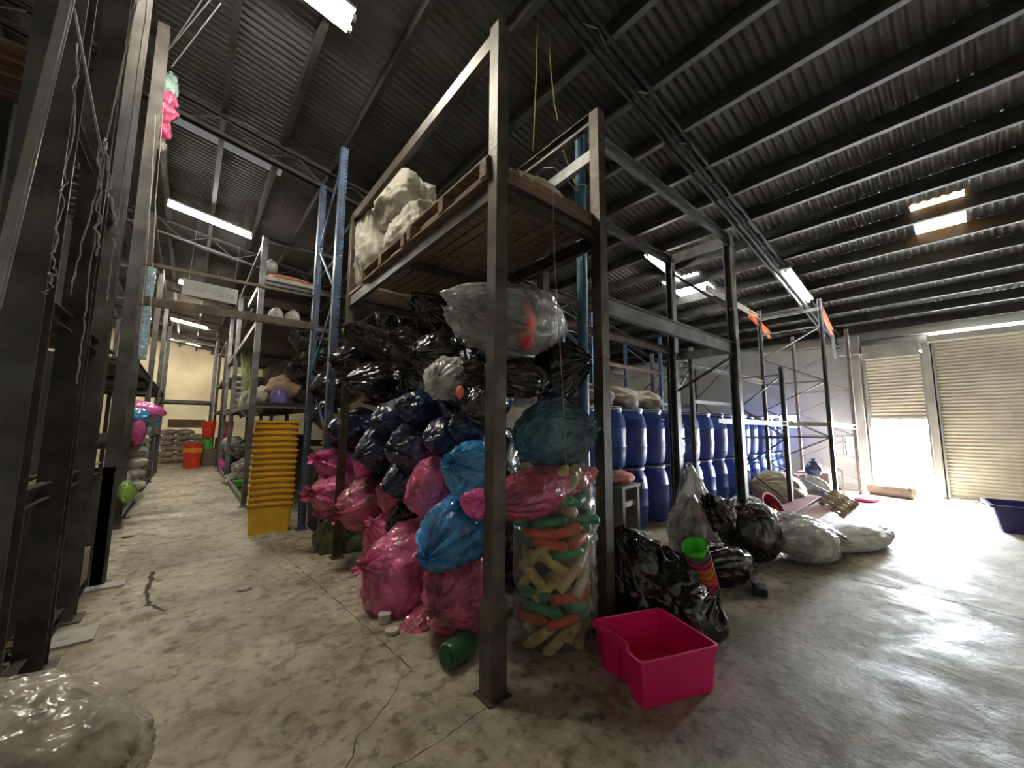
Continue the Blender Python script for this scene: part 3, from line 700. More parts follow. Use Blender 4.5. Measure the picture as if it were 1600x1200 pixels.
ROLLM = {'green': mat('green_roll', (.05, .36, .15), .5, 0, (.03, .2, .08), 8), 'red': mat('orange_red_roll', (.75, .13, .05), .5, 0, (.45, .06, .03), 8),
         'yellow': mat('cream_yellow_roll', (.68, .58, .22), .6, 0, (.42, .33, .1), 8), 'cream': mat('cream_roll', (.72, .62, .42), .6, 0, (.45, .36, .2), 8)}
rp = {}
def roll_proto(kind):
    b = MB(); pr = [(.006, -.12), (.031, -.12), (.036, -.11), (.036, .085), (.027, .10), (.014, .115), (.006, .115)]
    b.lathe(pr, 14); return b
def zone(z, fx):
    if z < .16: return 'yellow'
    if z < .30: return rnd.choice(['green', 'green', 'yellow', 'red'])
    if z < .40: return 'green' if fx < .1 else rnd.choice(['red', 'cream'])
    if z < .58: return 'yellow' if fx < 0 else 'cream'
    if z < .66: return rnd.choice(['yellow', 'green', 'cream'])
    if z < .80: return 'red' if -.6 < fx < .8 else 'green'
    if z < .92: return 'green'
    if z < 1.02: return rnd.choice(['green', 'cream'])
    return rnd.choice(['cream', 'yellow', 'green'])
protos = {}
ROLLLAB = {'green': 'green plastic roll inside the tall clear bag', 'red': 'orange red plastic roll inside the tall clear bag', 'yellow': 'yellow plastic roll inside the tall clear bag', 'cream': 'cream plastic roll inside the tall clear bag'}
zz = .07; ring = 0; slots = []
while zz < 1.17:
    for q in range(6): slots.append((zz, ring*.55 + q*2*pi/6, 1))
    for q in range(2): slots.append((zz+.03, ring*.8 + q*pi, 0))
    zz += .072; ring += 1
for (z, a, outer) in slots:
    z += rnd.uniform(-.012, .012); a += rnd.uniform(-.12, .12)
    rr = rnd.uniform(.205, .225) if outer else .07
    if z < .15 or z > 1.0: rr *= .88
    p = Vector((cb.x + cos(a)*rr*1.08, cb.y + sin(a)*rr*.92, z))
    kd = zone(z, cos(a+.6)); tang = a + pi/2
    tilt = rnd.uniform(-.2, .2) if kd in ('green', 'red') else (.75 if rnd.random() < .7 else -.6)
    el = pi/2 - tilt
    if .84 < z < .98 and rnd.random() < .4: tang = a; el = pi/2
    if kd not in protos:
        o = roll_proto(kd).build('plastic_roll', ROLLM[kd], smooth='auto'); tag(o, ROLLLAB[kd], 'roll', kd+' rolls in the clear bag'); protos[kd] = o
    else:
        o = protos[kd].copy(); COL.objects.link(o)
    o.location = p; o.rotation_euler = (0, el, tang)

# other things at the foot of the bay
def jar(label, px, py, tilt, Z=.0):
    c = at(px, py, Z=0); t = thing('round_jar', label, 'jar', c, 0); b = MB(); b.lathe([(.001, 0), (.034, 0), (.038, .006), (.038, .04), (.034, .046), (.001, .046)], 28)
    o = b.build('jar_body', mat('white_tub', (.80, .80, .76), .4), t, smooth='auto'); l = MB(); l.lathe([(.001, .046), (.041, .046), (.041, .058), (.038, .061), (.001, .061)], 28); l.build('lid', mat('ivory_lid', (.86, .84, .78), .35), t, smooth='auto')
    t.rotation_euler = tilt; return t
j1 = jar('white screw lid pot standing on the joint beside the pink bags', 601, 972, (0, 0, 0)); j1.scale = (1.25, 1.25, 1.15)
j2 = jar('ivory lid pot lying in front of the standing white pot', 612, 990, (radians(0), 0, 0)); j2.scale = (1.2, 1.2, .55)
c = at(715, 1035, Z=0); t = thing('green_jerrycan', 'dark green plastic can lying under the pink bags left of the corner post', 'can', (c.x, c.y, 0), radians(20))
GC = mat('dark_green_plastic', (.02, .11, .035), .35, 0, (.012, .06, .02), 5)
b = MB(); b.lathe([(.001, -.11), (.07, -.11), (.08, -.095), (.08, -.03), (.076, -.025), (.08, -.02), (.08, .095), (.07, .11), (.001, .11)], 28); o = b.build('can_body', GC, t, smooth='auto', loc=(0, 0, .082)); o.rotation_euler = (0, radians(90), 0)
b = MB(); b.lathe([(.001, 0), (.045, 0), (.045, .02), (.001, .02)], 20); o = b.build('screw_cap', GC, t, smooth='auto', loc=(-.11, 0, .082)); o.rotation_euler = (0, radians(-90), 0)

# near left clear bundle
c = at(60, 1165, Z=.0); 
bag('big grey clear wrapped bundle in the bottom left corner on the floor', (-.50, 2.38, .24), (.29, .32, .50), film('bundle_film', (.80, .76, .66), .26), (-.9, .35, .1), floor=True, contents=mat('bundle_rags', (.50, .44, .31), .85, 0, (.09, .075, .05), 7, .5, 20, contrast=(.4, .55)), pleat=.12, tail=0, neck=.15, lump=.10)

# ------------------------------------------------------------------ PALLETS AND TOP GOODS
def pallet(label, loc, sx, sy, rz=0, rot=None, m=WOOD, nb=8, h=.13, gap=.42):
    """stringers along x, boards along y"""
    t = thing('wooden_pallet', label, 'pallet', loc, rz)
    if rot: t.rotation_euler = rot
    for k in range(3):
        y = -sy/2 + .04 + (sy-.08)*k/2; b = MB(); b.box(-sx/2, sx/2, y-.035, y+.035, .018, h-.018); b.build('stringer', m, t)
    for k in range(nb):
        x = -sx/2 + .05 + (sx-.1)*k/(nb-1); g = sx/nb*gap*rnd.uniform(.88, 1.0)
        b = MB(); b.box(x-g, x+g, -sy/2, sy/2, h-.018, h); b.build('deck_board', m, t)
        if k % 2 == 0 or nb > 9: b = MB(); b.box(x-g, x+g, -sy/2, sy/2, 0, .018); b.build('bottom_board', m, t)
    return t
pallet('wooden pallet on the top level of the bag rack, nearest the corner post', (1.92, 2.50, 3.115), 1.12, 1.20, nb=11, h=.16)
pallet('wooden pallet on the top level of the bag rack, under the white mesh bundles', (1.92, 3.72, 3.10), 1.12, 1.15, nb=11, h=.14)
b = MB(); b.box(1.40, 2.45, 4.38, 4.92, 3.1, 3.13); tag(b.build('wooden_board', WOODL), 'pale plywood board at the far end of the top rack level', 'board')
def knobbly(label, c, sx, sy, sz, seed, m):
    """bundle of nested white trays: bulging box with scalloped underside"""
    b = MB(); nu, nv = 120, 60; vs_ = []; sv = Vector((seed, 2, 3))
    for i in range(nv+1):
        t = pi*i/nv
        for k in range(nu):
            ph = 2*pi*k/nu; d = Vector((sin(t)*cos(ph), sin(t)*sin(ph), cos(t)))
            mmx = max(abs(d.x), abs(d.y), abs(d.z)); q = d.lerp(d/mmx, .5)
            p = Vector((q.x*sx, q.y*sy, q.z*sz))
            cell = (abs(sin(p.x*38))*abs(sin(p.y*38)) + abs(sin(p.y*38))*abs(sin(p.z*38)))*.5
            p += d*(cell*.028 + .06*noise.noise(d*1.6+sv) + .02*noise.noise(d*6+sv)); vs_.append(p)
    b.add(vs_, [(i*nu+k, (i+1)*nu+k, (i+1)*nu+(k+1) % nu, i*nu+(k+1) % nu) for i in range(nv) for k in range(nu)])
    return tag(b.build('white_bundle', m, smooth=True, loc=c), label, 'bundle')
WB = mat('white_egg_tray', (.70, .67, .58), .75, 0, (.50, .46, .38), 6, .3, 30)
knobbly('white knobbly bundle lying highest, on top of the others under the roof', (1.80, 4.20, 4.10), .28, .40, .30, 1, WB)
knobbly('white knobbly upright bundle farthest left, by the rail end', (1.68, 4.62, 3.66), .24, .28, .50, 4, WB)
knobbly('white knobbly long bundle on the far pallet, right of the rail', (1.80, 3.72, 3.50), .28, .46, .30, 9, WB)
bag('cream sack lying on the near pallet behind the corner post', (2.15, 2.40, 3.42), (.17, .30, .42), mat('cream_sack', (.62, .56, .44), .7, 0, (.45, .39, .29), 5, .5, 25), (-.9, .2, .2), name='sack', cat='sack', tail=0, lump=.1, pleat=.05, neck=.2)
# blue pipe column with rope
bpos = (2.93, 2.42)
b = MB(); b.tube([(bpos[0], bpos[1], 2.0), (bpos[0], bpos[1], 4.55)], .052, 20); b.tube([(bpos[0], bpos[1], 3.9), (bpos[0], bpos[1], 3.98)], .060, 20)
b.tube([(bpos[0], bpos[1], 0), (bpos[0], bpos[1], 2.0)], .052, 20)
tag(b.build('blue_pipe', mat('blue_pipe_plastic', (.10, .24, .36), .4, 0, (.06, .15, .24), 4), smooth='auto'), 'blue upright pipe behind the right post of the bag rack', 'pipe')
def rope(label, pts, r, m, name='rope'):
    t = MB(); P = []
    for a, c in zip(pts[:-1], pts[1:]):
        for i in range(6): P.append(Vector(a).lerp(Vector(c), i/6))
    P.append(Vector(pts[-1])); t.tube(P, r, 7); return tag(t.build(name, m, smooth=True), label, 'rope')
rope('yellow rope hanging from the roof, left strand above the near pallet', [at(841, -40, Y=2.6), at(841, 0, Y=2.6), at(838, 120, Y=2.6), at(833, 235, Y=2.6)], .006, ROPEY)
rope('yellow rope hanging from the roof, right strand curving to the rail', [at(852, -40, Y=2.6), at(855, 0, Y=2.6), at(860, 100, Y=2.6), at(866, 160, Y=2.6), at(872, 190, Y=2.6)], .007, ROPEY)
q0 = Vector((bpos[0], bpos[1], 3.94))
rope('yellow rope tied round the blue pipe', [q0+Vector((.062*cos(a), .062*sin(a), .006*a)) for a in [i*.5 for i in range(14)]], .007, ROPEY)
rope('yellow cord from the blue pipe down to the left over the pallet', [q0+Vector((-.06, 0, 0)), at(880, 235, Y=2.5), at(838, 237+10, Y=2.6)], .006, ROPEY)
rope('pale cord from the blue pipe slanting across to the pallet', [q0+Vector((-.06, 0, -.03)), at(868, 262, Y=2.5), at(850, 262, Y=2.7)], .005, ROPEW)
rope('thin brown string dropping from the pallet edge before the bags', [at(864, 297, Y=1.80), at(866, 400, Y=1.80), at(876, 560, Y=1.80), at(884, 700, Y=1.80), at(884, 830, Y=1.80)], .003, ROPER, 'string')
rope('red band tied round the right post of the bag rack', [Vector((X1+.06*cos(a)*1.1, Y0+.06*sin(a)*1.1, 2.06)) for a in [i*.45 for i in range(15)]], .003, mat('red_band', (.6, .06, .04), .6), 'band')

# ------------------------------------------------------------------ CRATES
def outline(hx, hy, rc, rec_w, rec_d, ends='xy', z=0):
    """rounded rectangle with recessed panels; returns a ccw ring"""
    pts = []
    def side(p, q, nrm, rec):
        p = Vector(p); q = Vector(q); L0 = (q-p).length; d = (q-p)/L0
        pts.append(p)
        if rec:
            a, b = .5-rec_w/2, .5+rec_w/2; e = .035/L0
            for t, k in ((a-e, 0), (a+e, 1), (b-e, 1), (b+e, 0)): pts.append(p + d*L0*t - Vector(nrm)*rec_d*k)
        pts.append(q)
    side((-hx+rc, -hy), (hx-rc, -hy), (0, -1), 'b' in ends); pts.append(Vector((hx-rc*.3, -hy+rc*.3)))
    side((hx, -hy+rc), (hx, hy-rc), (1, 0), 'r' in ends); pts.append(Vector((hx-rc*.3, hy-rc*.3)))
    side((hx-rc, hy), (-hx+rc, hy), (0, 1), 't' in ends); pts.append(Vector((-hx+rc*.3, hy-rc*.3)))
    side((-hx, hy-rc), (-hx, -hy+rc), (-1, 0), 'l' in ends); pts.append(Vector((-hx+rc*.3, -hy+rc*.3)))
    return [(p.x, p.y, z) for p in pts]
def crate_mb(hx, hy, h, taper=.88, ends='lr', rec_w=.4, rec_d=.05, wall=.006, rim=.018):
    b = MB(); o = lambda s, z, g=0: outline(hx*s+g, hy*s+g, .03, rec_w, rec_d, ends, z)
    b.loft([o(taper, 0), o(taper+(1-taper)*.93, h*.93), o(1, h-.03), o(1, h-.03, rim), o(1, h, rim), o(1, h, -wall), o(taper, .01, -wall)], True, True)
    return b
YEL = mat('yellow_crate_plastic', (.83, .50, .035), .42, 0, (.64, .37, .03), 3)
YELT = mat('yellow_crate_plastic_bright', (.86, .56, .05), .42)
ordn = ['topmost', 'second', 'third', 'fourth', 'fifth', 'sixth', 'seventh', 'eighth', 'ninth', 'tenth', 'eleventh', 'twelfth', 'thirteenth', 'fourteenth', 'bottom']
def crate_stack(cx_, cy_, rz, where, grp, n=15, step=.083, base=0, lean=(0, 0)):
    first = None
    for k in range(n):
        zi = base + k*step; lab = 'yellow nesting crate, %s from the top of the stack %s' % (ordn[n-1-k], where)
        if k == 0: lab = 'yellow nesting crate at the bottom of the stack %s' % where
        if k == n-1: lab = 'yellow nesting crate on top of the stack %s' % where
        loc = (cx_+lean[0]*k+rnd.uniform(-.003, .003), cy_+lean[1]*k, zi)
        if first is None:
            first = thing('nesting_crate', lab, 'crate', loc, rz, grp)
            crate_mb(.215, .27, .42, .90, 'lr', .46, .045).build('crate_shell', YEL, first, smooth='auto')
            for s in (-1, 1):
                g = MB(); g.box(-.09, .09, s*.262-.014, s*.262+.014, .35, .375); g.build('grip', YEL, first)
        else: dup(first, loc, (0, 0, rz+rnd.uniform(-.008, .008)), lab, grp)
crate_stack(1.02, 6.70, radians(90-8), 'in the aisle', 'yellow crates stacked in the aisle', lean=(.0012, 0))
crate_stack(1.86, 6.2, radians(90), 'behind the perforated uprights', 'yellow crates stacked behind the uprights', n=12, step=.083, base=.35)
b = MB(); b.box(1.5, 2.3, 5.9, 6.6, 0, .35); tag(b.build('carton', mat('dark_box', (.03, .025, .02), .8)), 'dark low box under the second yellow crate stack', 'box')

# pink crate
pA, pB = G(1005, 1112), G(1121, 1079)
dv = (pB-pA); Lf = dv.length; ang = atan2(dv.y, dv.x); nrm = Vector((-dv.y, dv.x, 0)).normalized()
PD = .47
pc = (pA+pB)/2 + nrm*PD/2
pk = thing('pink_crate', 'bright pink open plastic crate on the floor in front', 'crate', (pc.x, pc.y, 0), ang)
PKM = mat('pink_crate_plastic', (.90, .015, .19), .42, 0, (.78, .012, .14), 2.5, .1, 10)
crate_mb(Lf/2*1.05, PD/2*1.05, .25, .93, 'l', .45, .05, .006, .009).build('crate_shell', PKM, pk, smooth='auto')

# ------------------------------------------------------------------ BLUE DRUMS
DB = mat('blue_drum_plastic', (.025, .075, .34), .38, 0, (.018, .05, .23), 3, .15, 12)
DLID = mat('dark_lid_plastic', (.03, .05, .14), .5)
def drum_proto(loc, lab, grp):
    t = thing('plastic_drum', lab, 'drum', loc, 0, grp)
    b = MB(); b.lathe([(.001, 0), (.22, 0), (.25, .02), (.272, .09), (.283, .2), (.288, .30), (.292, .31), (.292, .33), (.288, .34), (.288, .56), (.292, .57), (.292, .59), (.286, .60), (.272, .72), (.245, .79), (.228, .82), (.232, .84), (.232, .865), (.001, .865)], 30)
    b.build('drum_body', DB, t, smooth='auto')
    l = MB(); l.lathe([(.001, .865), (.236, .865), (.240, .872), (.240, .90), (.225, .91), (.20, .895), (.001, .895)], 30); l.build('lid', DLID, t, smooth='auto')
    c_ = MB(); c_.lathe([(.236, .860), (.246, .862), (.246, .878), (.236, .880)], 30); c_.build('clamp_ring', GALV, t, smooth='auto')
    for s in (-1, 1):
        h = MB(); h.tube([(s*.262, -.07, .70), (s*.300, -.055, .735), (s*.300, .055, .735), (s*.262, .07, .70)], .012, 8); h.build('handle', DB, t, smooth=True)
    return t
ORD = ['first', 'second', 'third', 'fourth', 'fifth', 'sixth', 'seventh', 'eighth', 'ninth', 'tenth', 'eleventh', 'twelfth', 'thirteenth', 'fourteenth']
dp = None
for row, yy in enumerate((3.62, 4.24)):
    for i in range(14):
        x = 4.25 + i*.615 + row*.2
        if x > 12.4: continue
        for lv in (0, 1):
            lab = ('blue plastic drum in the upper row of the drums behind the racks' if lv else 'blue plastic drum on the floor in the lower row behind the racks')
            if row == 0: lab = '%s blue plastic drum, %s in the front rank counted from the bag bay' % ('upper' if lv else 'lower', ORD[i])
            else: lab = ('upper' if lv else 'lower') + ' blue plastic drum in the second rank behind the front row'
            grp = ('upper' if lv else 'lower') + ' blue drums, ' + ('front rank' if row == 0 else 'second rank')
            loc = (x+rnd.uniform(-.02, .02), yy+rnd.uniform(-.03, .03), .913*lv)
            if dp is None: dp = drum_proto(loc, lab, grp)
            else: dup(dp, loc, (0, 0, rnd.uniform(0, 6.28)), lab, grp)
# things lying on the drums
SACKB = mat('brown_wrapped_goods', (.36, .29, .22), .6, 0, (.2, .15, .1), 5, .5, 20)
for k, (x, y, l) in enumerate(((4.9, 3.9, 'brown clear wrapped bundle on the drums, nearest'), (5.8, 4.0, 'brown clear wrapped bundle on the drums, middle'), (6.8, 4.1, 'brown clear wrapped bundle on the drums, farthest'))):
    bag(l, (x, y, 2.0), (.22, .22, .42), SACKB, (-1, .2, 0), name='wrapped_bundle', cat='bundle', res=.6, lump=.2)
bag('white sack high on the rack behind the drums', (4.6, 5.2, 2.2), (.2, .2, .3), CONTW, (0, -1, 0), name='sack', cat='sack', res=.6)

# ------------------------------------------------------------------ RIGHT FLOOR PILE
# stepped stool/pallet stack with red cloth
t = thing('wooden_crate', 'grey slatted wooden box stand right of the bag rack post', 'crate', (3.36, 2.36, 0), radians(8))
for z in (.08, .46, .74): 
    b = MB(); b.box(-.17, .17, -.12, .12, z, z+.05); b.build('slat', STEELG if z == .36 else WOODL, t)
for sx in (-.15, .17):
    b = MB(); b.box(sx-.02, sx+.03, -.14, .14, 0, .92); b.build('side_board', mat('grey_wood', (.30, .27, .23), .8, 0, (.18, .16, .13), 6), t)
b = MB(); b.box(-.20, .21, -.15, .15, .92, .95); b.build('top_board', mat('grey_wood', (.3, .27, .23)), t)
bag('folded salmon red cloth on top of the grey slatted box', (3.36, 2.36, 1.01), (.20, .15, .06), mat('salmon_cloth', (.75, .16, .12), .8, 0, (.6, .3, .24), 8), (0, 0, 1), name='folded_cloth', cat='cloth', tail=0, neck=0, pleat=.05, res=.6)
bag('large black bag heap behind the pink crate, left part', (2.95, 1.92, .27), (.34, .32, .32), BLACK, (-.2, .3, 1), floor=True, pleat=.3, lump=.2, tail=.3)
bag('large black bag behind the pink crate, right part under the pot stack', (3.02, 1.68, .22), (.31, .28, .27), BLACK, (.2, .3, 1), floor=True, pleat=.3, lump=.2, tail=0)
bag('low black bag edge beside the pink crate corner', (2.96, 1.44, .13), (.24, .21, .18), BLACK, (.6, -.3, .8), floor=True, pleat=.3, lump=.2, tail=0)
b = MB(); b.lathe([(.001, 0), (.05, 0), (.052, .03), (.001, .032)], 20); tag(b.build('grey_disc', mat('grey_cap', (.5, .5, .46), .5), smooth='auto', loc=(3.3, 2.02, .52)), 'small grey round lid lying on the black bag by the slatted box', 'cap')
# stack of nested pots, tilted
p0, p1 = at(1114, 940, Y=1.45), at(1088, 862, Y=1.45)
ax = (p1-p0); n = 9; axn = ax.normalized(); Rm = Vector((0, 0, 1)).rotation_difference(axn)
cols = [('dark grey', (.05, .06, .07)), ('charcoal', (.07, .08, .09)), ('crimson', (.75, .03, .10)), ('coral', (.85, .13, .12)), ('orange', (.90, .33, .04)), ('amber', (.80, .28, .05)), ('magenta', (.70, .04, .22)), ('clear grey', (.18, .20, .19)), ('neon green rimmed', (.15, .95, .08))]
for k in range(n):
    nm, cc = cols[k]; b = MB(); s = .9 + .022*k; R_, h_ = .084*s, .11
    b.lathe([(.001, 0), (R_*.72, 0), (R_*.98, h_-.018), (R_*1.06, h_-.014), (R_*1.06, h_), (R_*.96, h_), (R_*.70, .004), (.001, .004)], 28)
    o = b.build('plastic_pot', mat('pot_'+nm.replace(' ', '_'), cc, .35), smooth='auto', loc=p0 + ax*(k/n)); o.rotation_mode = 'QUATERNION'; o.rotation_quaternion = Rm
    tag(o, '%s plastic pot in the tilted nested stack on the black bag' % nm, 'pot', 'nested plastic pots')
bag('clear bag of brown scraps between the black bags', (4.55, 2.2, .30), (.28, .26, .36), CLEARD, (.2, .1, 1), floor=True, contents=CONTM, pleat=.2, tail=.1)
bag('pale hazy clear sheet bag leaning on the drums behind the black bags', (5.35, 2.55, .42), (.24, .22, .48), film('hazy_white', (.85, .85, .8), .5), (.1, .1, 1), floor=True, contents=CONTW, pleat=.25, tail=.3)
bag('small black bag on top of the pile before the drums', (4.75, 2.02, .50), (.22, .20, .20), BLACK, (-.6, 0, .8), pleat=.35, lump=.25, tail=.5)
bag('big smooth black sack at the middle of the floor pile', (5.25, 1.85, .30), (.34, .33, .38), bagmat('black_smooth_film', (.022, .017, .017), (.014, .011, .011), .35, dist=.012), (.5, .3, .9), floor=True, pleat=.1, lump=.08, tail=0)
bag('black bag lying low in front of the scraps bag', (4.15, 1.78, .14), (.22, .28, .35), BLACK, (-.8, .4, 0), floor=True, pleat=.25, tail=.1)
bag('clear bag of whitish goods on the floor right of the big black sack', (5.65, 1.38, .20), (.24, .27, .42), CLEARH, (.85, -.45, -.1), floor=True, contents=CONTW, pleat=.15, tail=.1)
bag('dark edged clear sleeve lying over the whitish goods bag', (5.85, 1.36, .34), (.08, .13, .42), film('sleeve_film', (.7, .7, .68), .5), (.75, -.62, -.35), contents=BROWNB, pleat=.1, tail=0)
bag('long white padded sack on the floor, nearer the shutters', (6.75, 1.12, .13), (.15, .26, .78), mat('white_sack', (.70, .71, .68), .55, 0, (.52, .52, .48), 5, .6, 15), (.96, -.25, 0), floor=True, name='sack', cat='sack', tail=.2, neck=.2, pleat=.08)
bag('beige cone shaped sack leaning on the slim upright', (8.5, 2.45, .36), (.38, .34, .58), mat('beige_woven_sack', (.44, .39, .28), .7, 0, (.3, .26, .18), 5, .5, 25), (-.9, .3, .25), floor=True, name='sack', cat='sack', tail=0, pleat=.06, neck=.8)
t = MB(); t.lathe([(.001, 0), (.17, 0), (.21, .28), (.225, .29), (.225, .30), (.2, .3), (.16, .01), (.001, .01)], 28)
o = t.build('red_bucket', mat('dull_red_plastic', (.42, .03, .06), .45), smooth='auto', loc=(6.9, 2.3, .20)); o.rotation_euler = (radians(60), radians(-20), 0); tag(o, 'dull red bucket tipped over at the top of the pile', 'bucket')
bag('bright orange red rag beside the tipped red bucket', (7.1, 2.1, .25), (.11, .10, .09), mat('orange_rag', (.9, .12, .04), .7), (0, 0, 1), name='rag', cat='cloth', tail=0, res=.5, lump=.4)
bag('yellow orange sheet lying flat under the slim upright', (6.3, 1.95, .10), (.42, .24, .09), mat('amber_sheet', (.82, .42, .05), .6, 0, (.6, .3, .05), 5), (0, 0, 1), floor=True, name='plastic_sheet', cat='sheet', tail=0, res=.5, neck=0)
bag('clear scrap bag next to the orange red rag', (6.55, 2.0, .26), (.13, .11, .11), CLEARH, (0, -1, .3), contents=CONTM, res=.5, tail=.2)
def board(label, p, q, wd, th, m):
    b = MB(); b.bar(p, q, wd, th); return tag(b.build('cardboard', m, bevel=.004), label, 'cardboard')
CARD = mat('reddish_cardboard', (.36, .19, .14), .8, 0, (.24, .12, .09), 3)
board('reddish brown flat board lying from the amber sheet to the slatted pallet', (6.4, 1.75, .17), (8.6, 1.75, .24), .30, .012, CARD)
board('reddish brown flat board behind, above the other one', (6.9, 2.0, .25), (8.9, 2.05, .30), .32, .012, mat('dark_red_cardboard', (.28, .11, .09), .8, 0, (.2, .08, .06), 3))
board('brown flattened carton under the beige sack', (7.2, 2.5, .08), (9.2, 2.6, .12), .5, .02, CARD)
D_, A_, C_ = at(1318, 815, Z=.02), at(1290, 783, Y=1.75), at(1342, 795, Y=1.35)
e1, e2 = C_-D_, A_-D_; e2 = e2 - e1.normalized()*e2.dot(e1.normalized())*.4
ex = e1.normalized(); ez = ex.cross(e2).normalized(); ey = ez.cross(ex)
pp = pallet('pale slatted wooden pallet leaning near the white sack', (0, 0, 0), e1.length, e2.length, m=WOODL, nb=8, h=.10, gap=.24)
pm = Matrix((ex, ey, ez)).transposed().to_4x4(); pm.translation = D_ + e1/2 + ey*e2.length/2 + Vector((0, 0, .03)); pp.matrix_world = pm
# things by the end wall
b = crate_mb(.38, .25, .26, .88, 'b', .3, .02); t = thing('plastic_tub', 'small purple tub among the clutter behind the leaning pallet', 'tub', (9.9, 2.3, 0), .2)
PUR = mat('purple_plastic', (.10, .06, .26), .4); b.build('tub_shell', PUR, t, smooth='auto')
bag('white bag in the purple tub', (10.0, 2.25, .30), (.20, .28, .24), CONTW, (-.5, 0, .8), tail=.3, res=.6)
bag('little dark blue bag on the clutter near the end wall', (10.8, 2.4, .62), (.15, .15, .17), NAVY, (0, 0, 1), tail=.4, res=.6)
b = MB(); b.box(11.1, 11.9, 2.2, 2.8, 0, .52); tag(b.build('carton', mat('tan_carton', (.50, .36, .25), .8, 0, (.4, .28, .19), 3), bevel=.01), 'tan carton with pale top by the rack foot near the doorway', 'box')
b = MB(); b.box(9.9, 10.9, 2.55, 3.1, 0, .5); tag(b.build('carton', mat('maroon_carton', (.22, .09, .08), .8), bevel=.01), 'maroon carton behind the white bag and purple tub', 'box')
b = MB(); b.tube([(11.0, 1.95, 0), (11.0, 1.95, .62), (11.05, 2.05, .70), (11.15, 2.1, .62), (11.15, 2.1, 0)], .028, 10); tag(b.build('bent_pipe', mat('white_pipe', (.8, .78, .72), .4), smooth=True), 'white bent pipe hoop before the tan carton', 'pipe')
bag('pink cloth on the floor left of the brown roll in the doorway', (11.3, 1.62, .04), (.42, .20, .05), mat('pink_cloth', (.75, .10, .30), .8), (0, 0, 1), floor=True, name='cloth', cat='cloth', tail=0, res=.5, neck=0)
m_ = mat('brown_mattress', (.30, .22, .17), .8, 0, (.22, .16, .12), 4)
r_ = MB(); P0, P1 = Vector((12.55, 1.75, .13)), Vector((12.25, .98, .13)); r_.tube([P0, P0.lerp(P1, .05), P0.lerp(P1, .95), P1], [.10, .135, .135, .10], 20)
tag(r_.build('mattress_roll', m_, smooth='auto'), 'brown rolled mat lying across the bright doorway', 'mat')
# blue tub at right edge
tb = thing('plastic_tub', 'dark purple blue tub on the floor cut off by the right edge', 'tub', (9.75, -.42, 0), radians(6))
crate_mb(.42, .40, .40, .80, '', .3, .0, .01, .03).build('tub_shell', mat('indigo_plastic', (.05, .04, .20), .4), tb, smooth='auto')
# shoe-like dark box
c = G(1187, 927); t = thing('cable_box', 'small dark slate box lying open on the floor before the pile', 'box', (c.x, c.y, 0), .35)
b = MB(); b.box(-.09, .09, -.06, .06, 0, .07); b.build('box_body', mat('slate_plastic', (.03, .04, .055), .4), t, bevel=.012)
b = MB(); b.box(-.085, .085, -.01, .05, 0, .012); o = b.build('flap', mat('slate_plastic_light', (.10, .13, .15), .4), t, loc=(0, .03, .085)); o.rotation_euler = (.5, .1, 0)
# litter
LIT = mat('clear_scrap', (.55, .55, .5), .3)
for k, (x, y, s, l) in enumerate(((383, 922, .05, 'crumpled clear wrapper in the middle of the aisle floor'), (200, 840, .06, 'brown leaf like scrap near the left rack'), (195, 810, .05, 'dark scrap by the left rack foot'), (97, 1003, .04, 'small pale shard in the shadow of the left rack'))):
    bag(l, G(x, y)+Vector((0, 0, .012)), (s, s*.5, .015), (LIT, CARD, STEEL, LIT)[k], (0, 0, 1), floor=True, name='litter', cat='litter', tail=0, res=.35, neck=0, lump=.5)
for k, (x, y, sx, sy, l) in enumerate(((165, 917, .13, .09, 'flat slab of grey board at the third left post foot'), (112, 998, .12, .14, 'flat slab of grey board at the wide left post foot'))):
    c = G(x, y); b = MB(); b.box(c.x-sx, c.x+sx, c.y-sy, c.y+sy, .002, .018); tag(b.build('floor_slab', CONC), l, 'slab')

# ------------------------------------------------------------------ GOODS ON AISLE RACKS
DK = [mat('dark_carton_%s' % n_, c_, .85, 0, tuple(v*.6 for v in c_), 3) for n_, c_ in (('umber', (.035, .026, .018)), ('black', (.016, .014, .012)), ('olive', (.035, .033, .022)))]
def boxat(label, x0, x1, y0, y1, z0, z1, m, name='carton', cat='box', flap=True, group=None):
    t = thing(name, label, cat, ((x0+x1)/2, (y0+y1)/2, z0), 0, group); hx, hy, h = (x1-x0)/2, (y1-y0)/2, z1-z0
    b = MB(); b.box(-hx, hx, -hy, hy, 0, h); b.build('box_body', m, t, bevel=.006)
    if flap:
        b = MB(); b.box(-.025, .025, -hy-.001, hy+.001, h-.001, h+.002); b.box(-.025, .025, -hy-.003, -hy, h*.6, h); b.build('tape', mat('brown_tape', (.16, .11, .06), .4), t)
    return t
lv = {.14: ('bottom', .95), 1.17: ('second', .93), 2.22: ('third', .85)}
for z0, (nm, hh) in lv.items():
    for k, (ya, yb) in enumerate(((2.85, 3.70), (3.88, 4.53), (4.70, 5.34))):  # near-black cartons added so the depth of this rack looks black
        hgt = hh*(.98, .9, .80)[k]
        boxat('dark filler carton on the %s level of the near left rack, %s bay' % (nm, ('first', 'second', 'third')[k]), -1.68, -.76, ya, yb, z0, z0+hgt, DK[(k+int(z0)) % 3], group='dark filler cartons on the near left rack')
bag('greenish grey bag on the near left rack at the left edge of view', (-.78, 3.15, 2.0), (.12, .14, .12), CONTG, (1, 0, 0), res=.6)
boxat('beige slim box at the very bottom of the near left rack', -.74, -.58, 4.75, 5.2, .15, .42, mat('beige_box', (.40, .34, .28), .8), flap=False)
bag('white sack on the floor peeking round the left rack corner', at(190, 750, Y=8.4), (.10, .12, .13), CONTW, (0, -.3, 1), res=.6)
